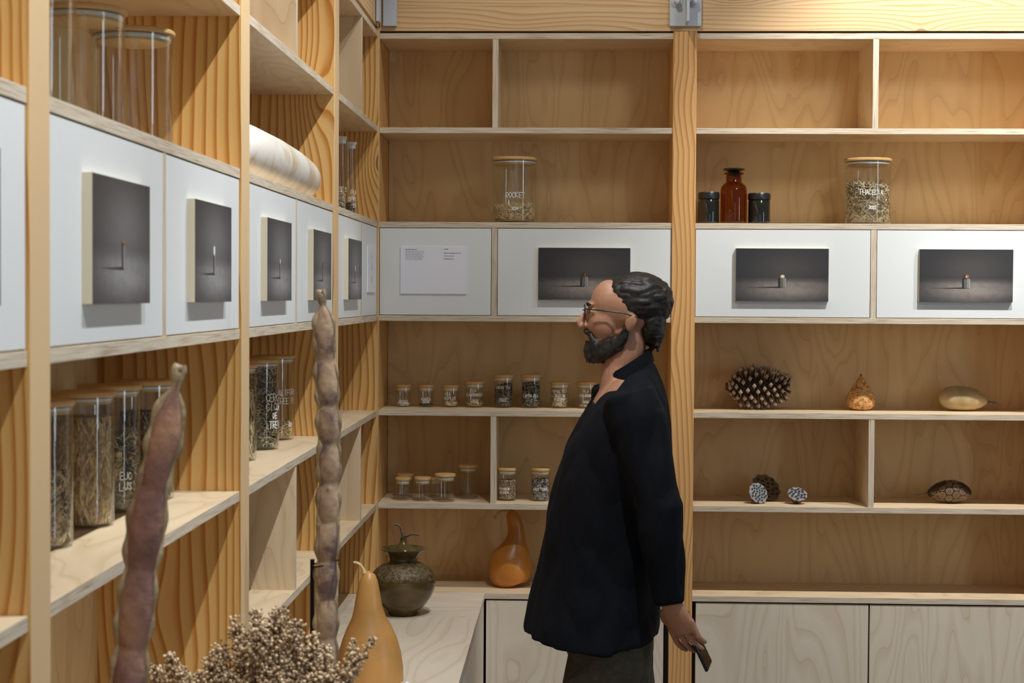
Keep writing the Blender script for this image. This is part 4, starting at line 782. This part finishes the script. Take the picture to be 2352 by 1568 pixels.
# ------------------------------------------------------------------ giant seed pods on stands
def pod(Y, cl, label, matb, seglens, wpx, thick, stand_px, neck):
    """cl: centre line pixels from the tip down; continues straight to the counter"""
    s = Y / F_PX; pts = [atY(x, y, Y) for x, y in cl]
    while pts[-1].z > Z[7] + .02:
        d = (pts[-1] - pts[-2]).normalized(); pts.append(pts[-1] + d * .03)
    # resample
    acc = [0]
    for a_, b_ in zip(pts[:-1], pts[1:]): acc.append(acc[-1] + (b_ - a_).length)
    n = int(acc[-1] / .0035); P_ = []; Wd = []; Th = []; tot = acc[-1]
    cuts = [neck]; i = 0
    while cuts[-1] < tot: cuts.append(cuts[-1] + seglens[min(i, len(seglens) - 1)]); i += 1
    for k in range(n + 1):
        t = tot * k / n; j = max(0, min(len(pts) - 2, int(np.searchsorted(acc, t) - 1))); f = (t - acc[j]) / max(1e-6, acc[j+1] - acc[j]); P_.append(pts[j].lerp(pts[j+1], f))
        if t < neck: wq = .12 + .10 * math.exp(-((t - .006) / .004) ** 2) + .02 * (t / neck); th = wq * .8
        else:
            ci = max(i_ for i_, c in enumerate(cuts) if c <= t); u = (t - cuts[ci]) / (cuts[min(ci+1, len(cuts)-1)] - cuts[ci] + 1e-6); u = min(u, 1); bulge = math.sin(PI * u) ** .7
            if ci == 0: wq = .14 + .86 * math.sin(PI * min(1, u * .98) ** .9) ** .8 * .9; wq = max(wq, .80 if u > .6 else .14); th = .12 + .30 * math.sin(PI * min(1, u * .85))
            else: wq = .77 + .23 * bulge; th = .24 + .22 * bulge
        if t > tot - .05: wq *= .3 + .7 * (tot - t) / .05
        Wd.append(wq * wpx * s / 2); Th.append(th * thick)
    root = empty('giant_seed_pod', tuple(P_[-1]), label, 'seed pod', 'giant seed pods')
    side = Vector((1, 0, 0))
    mb = MB(); mb.tube(P_, [(w_ * .93, t_) for w_, t_ in zip(Wd, Th)], 28, side, shape=lambda i, th: 1 + .02 * math.sin(5 * th + i * .7)); mb.build('shell', [matb], root, 80, tuple(P_[-1]))
    for sg in (-1, 1):
        rp = []
        for i, q in enumerate(P_):
            t = (P_[min(i+1, n)] - P_[max(i-1, 0)]).normalized(); sd = (side - t * side.dot(t)).normalized(); rp.append(q + sd * sg * Wd[i] * .93)
        mb = MB(); mb.tube(rp, [max(.0012, .0032 + .0012 * math.sin(i * .5)) * (1.7 if sg < 0 else 1) for i in range(len(rp))], 8, side); mb.build('rim', ['pod_rim'], root, 80, tuple(P_[-1]))
    # stand
    return root, P_
s2 = 2.9
pod(2.9, [(738, 665), (742, 700), (746, 760), (748, 830), (753, 900), (757, 1000), (757, 1100), (755, 1200), (752, 1300), (751, 1400), (750, 1500), (750, 1568)], 'tall tan segmented seed pod standing upright beside a black rod', 'pod_tan', [.096, .079, .067, .069, .068, .067, .068], 52, .032, None, .028)
r1, P1 = pod(1.98, [(416, 838), (411, 868), (400, 905), (388, 960), (380, 1010), (364, 1070), (348, 1140), (337, 1210), (327, 1290), (318, 1360), (310, 1430), (302, 1510), (298, 1568)], 'large purple-brown segmented seed pod leaning in the left foreground', 'pod_brown', [.120, .098, .096, .098, .10], 86, .036, None, .032)
rod = atY(717.5, 1284, 2.93); st = empty('display_stand', (rod.x, 2.93, Z[7]), 'thin black metal rod stand holding the tan seed pod', 'stand')
mb = MB(); mb.box((rod.x - .0035, 2.9265, Z[7] + .004), (rod.x + .0035, 2.9335, rod.z)); mb.build('rod', ['black_metal'], st, 30, (rod.x, 2.93, Z[7]), .0006)
mb = MB(); mb.box((rod.x - .05, 2.90, Z[7]), (rod.x + .06, 2.99, Z[7] + .005)); mb.build('base_plate', ['black_metal'], st, 30, (rod.x, 2.93, Z[7]), .001)
a_ = atY(718, 1297, 2.93); b_ = atY(742, 1299, 2.868); d_ = atY(783, 1280, 2.89); e_ = atY(770, 1281, 2.93)
mb = MB(); mb.tube([a_, a_.lerp(b_, .5) + Vector((0, -.02, 0)), b_], [.0014] * 3, 8); mb.tube([a_ + Vector((0, .006, 0)), Vector((e_.x, 2.945, e_.z)), e_ + Vector((.006, -.03, 0)), d_ + Vector((0, -.03, 0))], [.0014] * 4, 8); mb.build('clip', ['black_metal'], st, 50, (rod.x, 2.93, Z[7]))
# small black stand for the near pod
q = P1[-1]; st = empty('display_stand', (q.x, q.y, Z[7]), 'low black stand under the foreground seed pod, below the frame', 'stand')
mb = MB(); mb.box((q.x - .05, q.y - .045, Z[7]), (q.x + .05, q.y + .045, Z[7] + .006)); mb.lathe([(.008, .006), (.008, .03), (.014, .03), (.014, max(.034, q.z - Z[7] + .004))], (q.x, q.y, Z[7]), 16); mb.build('base_plate', ['black_metal'], st, 30, (q.x, q.y, Z[7]))

# ------------------------------------------------------------------ dried flowers
Yf = 2.45; fb = atY(610, 1568, Yf); fx = fb.x
B = empty('dried_flower_bunch', (fx, Yf, Z[7] + .03), 'bushy bunch of dried brown seed heads at the bottom of the picture', 'dried flowers')
V = MB(); V.lathe([(.045, 0), (.055, .004), (.066, .06), (.060, .14), (.040, .20), (.036, .23), (.040, .25), (.036, .25), (.030, .23), (.030, .06), (.0, .02)], (fx, Yf, Z[7] + .0005), 36); tag(V.build('vase', ['glaze'], None, 60, (fx, Yf, Z[7])), 'dark glazed vase holding the dried bunch, below the frame', 'vase')
SPR = [(535, 1416, 17, 560, 1500, 34), (388, 1502, 14, 410, 1568, 34), (352, 1530, 16, 380, 1600, 40), (590, 1400, 16, 600, 1480, 44), (640, 1402, 26, 640, 1480, 50), (680, 1428, 20, 675, 1500, 44), (722, 1452, 10, 715, 1530, 34), (600, 1432, 20, 590, 1500, 42), (500, 1482, 22, 520, 1560, 48),
       (862, 1462, 9, 790, 1560, 26), (815, 1470, 12, 800, 1540, 22), (745, 1480, 16, 745, 1560, 36), (450, 1545, 14, 480, 1600, 34), (560, 1480, 30, 570, 1560, 52), (690, 1500, 34, 680, 1570, 50), (620, 1500, 40, 620, 1590, 60), (770, 1530, 18, 760, 1590, 40), (480, 1520, 26, 500, 1590, 44), (640, 1540, 44, 640, 1600, 60), (540, 1550, 34, 560, 1610, 50), (730, 1555, 26, 720, 1610, 50), (420, 1545, 18, 440, 1610, 40), (820, 1520, 14, 780, 1590, 30)]
s = Yf / F_PX
for xt, yt, rt, xm, ym, rm in SPR:
    yo = Yf + U(-.045, .045); tip = atY(xt, yt, yo); mid = atY(xm, ym, yo); root_ = Vector((fx + U(-.02, .02), Yf + U(-.02, .02), Z[7] + .08)); low = mid.lerp(root_, .16)
    mb = MB(); mb.tube([root_, root_.lerp(low, .6), low, mid, tip], [.0022, .0020, .0018, .0014, .0007], 6, mat=2)
    n = int(60 + (rt + rm) * 3.6)
    for i in range(n):
        t = R() ** .8; c = tip.lerp(mid, t / .75) if t < .75 else mid.lerp(low, (t - .75) / .25 * .8)
        rr = (rt + (rm - rt) * min(1, t * 1.3)) * s * (.35 if t < .04 else 1)
        d = Vector((U(-1, 1), U(-1, 1), U(-1, 1))); d = d.normalized() * rr * R() ** .45
        c = c + d; mb.octa(c, U(.0017, .0033), random.choice((0, 0, 1, 1, 2)))
        if i % 5 == 0: mb.tube([c, c - d * .6 - Vector((0, 0, .006))], [.0005, .0007], 4, mat=2)
    mb.build('seed_head', ['flower_dry', 'flower_pale', 'flower_brown'], B, 80, tuple(mid))
# tip of a small white card at the counter's edge
p = atY(935, 1560, 3.93)
mb = MB(); k = 0; mb.v = [(p.x - .03, 3.90, Z[7] + .0005), (p.x + .03, 3.905, Z[7] + .0005), (p.x, 3.93, p.z - .004), (p.x - .03, 3.96, Z[7] + .0005), (p.x + .03, 3.955, Z[7] + .0005)]
mb.face([0, 1, 2]); mb.face([4, 3, 2]); mb.face([1, 4, 2]); mb.face([3, 0, 2]); mb.face([0, 3, 4, 1]); tag(mb.build('folded_card', ['paper'], None, 0, (p.x, 3.9, Z[7])), 'tip of a small folded white card right of the big gourd', 'card')

# ------------------------------------------------------------------ the walking person
YB = 4.36
def P(x, y, dy=0): v = atY(x, y, YB); return Vector((v.x, YB + dy, v.z))
sp = YB / F_PX
hip = P(1415, 1400); PER = empty('person', (hip.x, YB, 0), 'person walking left in dark navy overshirt and olive trousers, black hair and beard, glasses', 'person')
K = sp
# body: skull, face, neck, torso core, arms, hands, legs
mb = MB()
def BL(x, y, dy, rx, ry, rz, rot=0):
    mb.ball(P(x, y, dy), (rx * K, ry, rz * K), seg=20, rings=14, T=Matrix.Rotation(rot, 3, 'Y'))
BL(1446, 705, 0, 84, .075, 70)               # cranium
BL(1400, 700, 0, 44, .062, 58)               # forehead
BL(1392, 742, 0, 44, .060, 52)               # mid face
BL(1386, 785, 0, 36, .044, 32)               # jaw
BL(1366, 806, 0, 17, .026, 16)               # chin
BL(1425, 775, 0, 40, .055, 34)               # jaw angle
BL(1357, 699, 0, 9, .038, 6)                 # brow ridge
mb.tube([P(1360, 706), P(1343, 725), P(1329, 741), P(1332, 749), P(1352, 752)], [(.006, 5 * K), (.008, 8 * K), (.011, 9 * K), (.014, 7 * K), (.010, 6 * K)], 12)   # nose
BL(1349, 768, 0, 8, .020, 4.5); BL(1351, 777, 0, 8, .018, 5)   # lips
for sg in (-1, 1):
    BL(1378, 740, sg * .026, 22, .028, 26)   # cheek
    BL(1364, 716, sg * .031, 10, .014, 6.5)  # lids
    BL(1446, 741, sg * .076, 13, .010, 20, .15); BL(1450, 736, sg * .082, 11, .006, 16, .15)
    mb.ball(P(1343, 747, sg * .011), (7 * K, .008, 6 * K), seg=10)
mb.tube([P(1440, 745), P(1436, 800), P(1430, 840), P(1432, 880), P(1440, 930)], [(.056, 50 * K), (.055, 47 * K), (.056, 48 * K), (.075, 56 * K), (.13, 60 * K)], 20)
mb.tube([P(1438, 870), P(1430, 930), P(1425, 1030), P(1418, 1150), P(1412, 1280), P(1405, 1400), P(1405, 1470)], [(.09, 46 * K), (.140, 70 * K), (.155, 86 * K), (.145, 92 * K), (.145, 90 * K), (.135, 80 * K), (.10, 70 * K)], 24)
def limb(pts, rad): mb.tube(pts, rad, 16)
SHL, ELL, WRL = P(1446, 905, -.175), P(1500, 1140, -.225), P(1527, 1345, -.215)
SHR, ELR, WRR = P(1430, 905, .175), P(1400, 1145, .215), P(1335, 1325, .20)
for a_, b_, c in ((SHL, ELL, WRL), (SHR, ELR, WRR)): limb([a_ + Vector((0, 0, .01)), a_, a_.lerp(b_, .5), b_, b_.lerp(c, .4), c], [.022, .044, .046, .040, .038, .026])
HPL, KNL, ANL = P(1408, 1440, -.085), Vector((hip.x - .09, YB - .09, .47)), Vector((hip.x - .20, YB - .09, .09))
HPR, KNR, ANR = P(1408, 1440, .085), Vector((hip.x + .04, YB + .09, .47)), Vector((hip.x + .27, YB + .09, .14))
for a_, b_, c in ((HPL, KNL, ANL), (HPR, KNR, ANR)): limb([a_, a_.lerp(b_, .45), b_, b_.lerp(c, .35), c], [.074, .072, .055, .050, .036])
def hand(wr, dr, palm, curl):
    dr = dr.normalized(); pn = (palm - dr * palm.dot(dr)).normalized(); sd = dr.cross(pn)
    mb.tube([wr - dr * .01, wr + dr * .025, wr + dr * .06, wr + dr * .09], [(.026, .019), (.034, .019), (.041, .017), (.039, .014)], 14, sd)
    for i, (o, L) in enumerate(((-.0345, .070), (-.0115, .079), (.0115, .074), (.0340, .058))):
        q = wr + dr * (.085 - abs(o) * .12) + sd * o; d = dr.copy(); pts = [q]
        for f in (.42, .32, .26):
            pts.append(pts[-1] + d * L * f); d = (d * math.cos(curl) + pn * math.sin(curl)).normalized()
        mb.tube([q - dr * .02] + pts, [.0092, .0088, .0082, .0076, .0058], 10)
    q = wr + dr * .022 - sd * .028; t1 = q + (dr * .7 - sd * .6 + pn * .35).normalized() * .035; t2 = t1 + (dr * .9 - sd * .1 + pn * .5).normalized() * .03; t3 = t2 + (dr * .9 + sd * .1 + pn * .6).normalized() * .022
    mb.tube([q, t1, t2, t3], [.013, .0115, .0098, .007], 10)
    return pn, sd
hd = (P(1562, 1420, -.21) - P(1527, 1345, -.215))
pn, sd_ = hand(WRL, hd, Vector((.55, .6, -.1)), .48)
hand(WRR, Vector((-.35, 0, -1)), Vector((.5, -.5, 0)), .45)
body = remeshed(mb, 'body', ['skin'], PER, .0034, 5)
# phone in the trailing hand
hc = WRL + hd.normalized() * .105 + pn * .030
q3 = Matrix.Translation(hc) @ (hd.normalized().to_track_quat('Y', 'Z').to_matrix().to_4x4()) @ Matrix.Rotation(.4, 4, 'Y')
mb = MB(); mb.box((-.034, -.05, -.0042), (.034, .095, .0042), T=q3); ph = tag(mb.build('phone', ['screen'], None, 30, tuple(hc), .003), 'dark phone held in the walking person\'s trailing hand', 'phone')
# eyes
for sg in (-1, 1):
    mb = MB(); c = P(1363, 716, sg * .031); mb.ball(c, .0098, seg=16, rings=12); e = mb.build('eye', ['eye_white', 'iris'], PER, 80, tuple(c))
    mb = MB(); mb.ball(c + Vector((-.0080, 0, 0)), (.0025, .0048, .0048), seg=14, rings=8); mb.build('iris', ['iris'], e, 80, tuple(c))
# hair
mb = MB()
BL(1466, 692, 0, 82, .083, 68); BL(1448, 676, 0, 62, .074, 46); BL(1496, 742, 0, 34, .068, 54); BL(1502, 692, 0, 40, .064, 44)
for i in range(46):
    yy = U(-.066, .066); x0 = 1408 + abs(yy) * 420 + U(0, 14); y0 = 640 + (abs(yy) / .074) ** 2 * 46 + U(-2, 4)
    mb.tube([P(x0, y0 + 4, yy), P(x0 + 34, y0 - 7 + abs(yy) * 60, yy * 1.1), P(x0 + 78, y0 + 2 + abs(yy) * 120, yy * 1.1), P(1530 + U(-8, 8), 676 + U(-14, 26), yy * .7)], [3 * K, 4.5 * K, 4.5 * K, 3 * K], 8)
BL(1531, 685, 0, 15, .028, 17)
for i in range(14): yy = U(-.05, .05); mb.tube([P(1505, 735, yy), P(1516, 768, yy), P(1500 + U(-8, 8), 798 + U(-6, 10), yy)], [9 * K, 8 * K, 3 * K], 8)
def wrinkle(o, amp, sc):
    from mathutils import noise as mn
    me = o.data; ns = [v.normal.copy() for v in me.vertices]
    for v, nn in zip(me.vertices, ns): v.co += nn * amp * (abs(mn.noise(Vector((v.co.x * sc[0], v.co.y * sc[1], v.co.z * sc[2])))) * 2 - .6)
hair = remeshed(mb, 'hair', ['hair'], PER, .0036, 2); wrinkle(hair, .0035, (22, 70, 70))
# beard and moustache
mb = MB(); BL(1362, 806, 0, 22, .036, 22); BL(1356, 790, 0, 13, .026, 12)
for sg in (-1, 1):
    mb.tube([P(1436, 748, sg * .068), P(1432, 770, sg * .062), P(1418, 790, sg * .054), P(1396, 803, sg * .044), P(1374, 812, sg * .028), P(1360, 816, 0)], [(.006, 7 * K), (.010, 12 * K), (.013, 16 * K), (.016, 18 * K), (.020, 18 * K), (.022, 18 * K)], 14, Vector((0, 1, 0)))
    mb.tube([P(1345, 760, 0), P(1347, 761, sg * .014), P(1356, 768, sg * .027), P(1364, 782, sg * .033), P(1368, 798, sg * .034)], [6 * K, 6.5 * K, 7.5 * K, 10 * K, 12 * K], 12); mb.tube([P(1368, 796, sg * .034), P(1392, 790, sg * .046), P(1420, 776, sg * .056)], [(.010, 14 * K), (.010, 14 * K), (.008, 12 * K)], 12, Vector((0, 1, 0)))
for i in range(60):
    yy = U(-.034, .034); x0 = 1352 + U(0, 44); mb.tube([P(x0, 806, yy), P(x0 - 3, 822, yy), P(x0 - 5, 832 + U(-5, 5), yy * .8)], [5 * K, 4 * K, 1.6 * K], 6)
bd = remeshed(mb, 'beard', ['hair'], PER, .0036, 2); wrinkle(bd, .0025, (90, 90, 40))
# eyebrows
mb = MB()
for sg in (-1, 1): mb.tube([P(1350, 700, sg * .014), P(1349, 697, sg * .030), P(1356, 699, sg * .047)], [2.6 * K, 3.2 * K, 2 * K], 8)
mb.build('eyebrows', ['hair'], PER, 60, tuple(P(1350, 700)))
# glasses
mb = MB()
for sg in (-1, 1):
    c = P(1342, 716, sg * .032); ring = [c + Vector((abs(math.cos(t)) * .002, math.cos(t) * .024 , math.sin(t) * .019)) for t in [i * 2 * PI / 20 for i in range(21)]]
    mb.tube(ring, [.0017] * 21, 6, Vector((1, 0, 0)))
    mb.tube([c + Vector((.001, sg * .024, .008)), P(1380, 712, sg * .074), P(1430, 718, sg * .083), P(1462, 728, sg * .083)], [.0022] * 4, 6)
mb.tube([P(1342, 713, -.009), P(1339, 711, 0), P(1342, 713, .009)], [.0015] * 3, 6); mb.build('glasses', ['black_plastic'], PER, 60, tuple(P(1342, 716)))
# overshirt: torso shell with flared hem, sleeves, collar
mb = MB()
sec = [(864, 1388, 1494, .078), (872, 1384, 1500, .12), (884, 1374, 1508, .165), (902, 1362, 1520, .20), (930, 1346, 1534, .214), (970, 1324, 1542, .216), (1030, 1297, 1545, .21), (1100, 1272, 1540, .205), (1180, 1254, 1530, .20), (1270, 1240, 1523, .20), (1350, 1222, 1518, .205), (1410, 1207, 1516, .212), (1438, 1200, 1515, .216)]
rr = []; n = 56; tilts = {864: 36, 872: 34, 884: 30, 902: 22, 930: 12, 970: 4}
for (y_, xa, xb, hw) in sec:
    c = P((xa + xb) / 2, y_); ra = (xb - xa) / 2 * K; ring = []; tl = tilts.get(y_, 0) * K
    for j in range(n):
        th = 2 * PI * j / n; e = 2.3
        cx_, sx_ = math.cos(th), math.sin(th); q = (abs(cx_) ** e + abs(sx_) ** e) ** (-1 / e)
        fold = 1 + .012 * math.sin(7 * th + y_ * .012) * min(1, (y_ - 900) / 300 if y_ > 900 else 0)
        yy = (y_ - 868) / 570; dip = (-.020 * math.cos(th - .2) * 0 + (.022 * max(0, -cx_) if y_ > 1400 else 0) + (-.010 * max(0, cx_) if y_ > 1400 else 0)) 
        ring.append(c + Vector((ra * cx_ * q * fold, hw * sx_ * q * fold, tl * cx_ - (.018 * max(0, math.sin(th * 1 + PI)) if y_ > 1430 else 0) - (.02 * (1 - abs(cx_)) if y_ > 1400 else 0))))
    rr.append(ring)
inner = [[p + (P(1360, sec[-1][0]) + Vector((0, 0, 0)) - p) * 0 + Vector(((c2.x - p.x) * .05, (YB - p.y) * .05, .004)) for p in rr[-1]] for c2 in (P((1200 + 1515) / 2, 1438),)]
mb.rings(rr, 0)
def sleeve(a_, b_, c, ext): 
    d1 = a_.lerp(b_, .5); mid = b_.lerp(c, .5)
    mb.tube([a_ + Vector((-.01, 0, .012)), a_.lerp(b_, .2), d1, a_.lerp(b_, .85), b_ + Vector((.006, 0, 0)), b_.lerp(c, .2), mid, b_.lerp(c, .8), c - (c - b_).normalized() * .004, c + (c - b_).normalized() * .008], [.066, .078, .070, .065, .063, .060, .054, .047, .043, .040], 20, shape=lambda i, th: 1 + .03 * math.sin(3 * th + i * 1.7))
sleeve(SHL, ELL, WRL, 0); sleeve(SHR, ELR, WRR, 0)
shirt = remeshed(mb, 'overshirt', ['navy_cloth'], PER, .0065, 5); wrinkle(shirt, .008, (13, 13, 6))
mb = MB()
# collar band standing around the neck, open at the throat
col = []
for hz, sc in ((0, 1.12), (.030, 1.0), (.034, .96), (.004, 1.04)):
    ring = []
    for j in range(25):
        th = -2.45 + 4.9 * j / 24; ring.append(P(1441, 858) + Vector((math.cos(th) * .062 * sc, math.sin(th) * .070 * sc, hz + .038 * math.cos(th) - .004)))
    col.append(ring)
mb.rings(col + [col[0]], 0, closed=False); mb.build('collar', ['navy_cloth'], shirt, 40, tuple(P(1441, 862)))
# wrinkle-capable trousers
mb = MB()
mb.tube([P(1408, 1385), P(1406, 1420), P(1400, 1480), P(1396, 1520)], [(.150, 90 * K), (.165, 100 * K), (.168, 103 * K), (.150, 95 * K)], 24)
for a_, b_, c in ((HPL, KNL, ANL), (HPR, KNR, ANR)): mb.tube([a_ + Vector((-.012, 0, .03)), a_.lerp(b_, .25), a_.lerp(b_, .6), b_, b_.lerp(c, .5), c + (c - b_).normalized() * .01], [.098, .100, .088, .078, .072, .068], 20, shape=lambda i, th: 1 + .02 * math.sin(4 * th + i * 2.1))
tr = remeshed(mb, 'trousers', ['olive_cloth'], PER, .008, 5); wrinkle(tr, .006, (14, 14, 7))
for an, pit in ((ANL, -.12), (ANR, .55)):
    Tm = Matrix.Translation(an) @ Matrix.Rotation(pit, 4, 'Y'); mb = MB()
    pts = [Vector((.065, 0, -.055)), Vector((.03, 0, -.045)), Vector((-.04, 0, -.050)), Vector((-.13, 0, -.062)), Vector((-.185, 0, -.070))]
    mb.tube([Tm @ p_ for p_ in pts], [(.03, .022), (.036, .042), (.040, .038), (.045, .026), (.030, .014)], 18, Vector((0, 1, 0))); mb.tube([an + Vector((0, 0, .03)), Tm @ Vector((.01, 0, -.04))], [.045, .042], 16)
    zmin = min(v[2] for v in mb.v); dz = .012 - zmin if pit < 0 else .014 - zmin
    mb.v = [(v[0], v[1], max(v[2], v[2]) + dz) for v in mb.v]; sh = remeshed(mb, 'shoe', ['shoe'], PER, .006, 3)
    mb = MB(); Tz = Matrix.Translation((0, 0, dz)) @ Tm
    mb.tube([Tz @ (p_ + Vector((0, 0, -h_))) for p_, h_ in zip(pts, (.018, .036, .034, .022, .012))], [(.026, .006), (.034, .007), (.038, .007), (.044, .007), (.026, .006)], 14, Vector((0, 1, 0)))
    z2 = min(v[2] for v in mb.v); mb.v = [(v[0], v[1], v[2] - (z2 - .0005 if pit < 0 or True else 0)) for v in mb.v]; mb.build('sole', ['sole'], sh, 50)
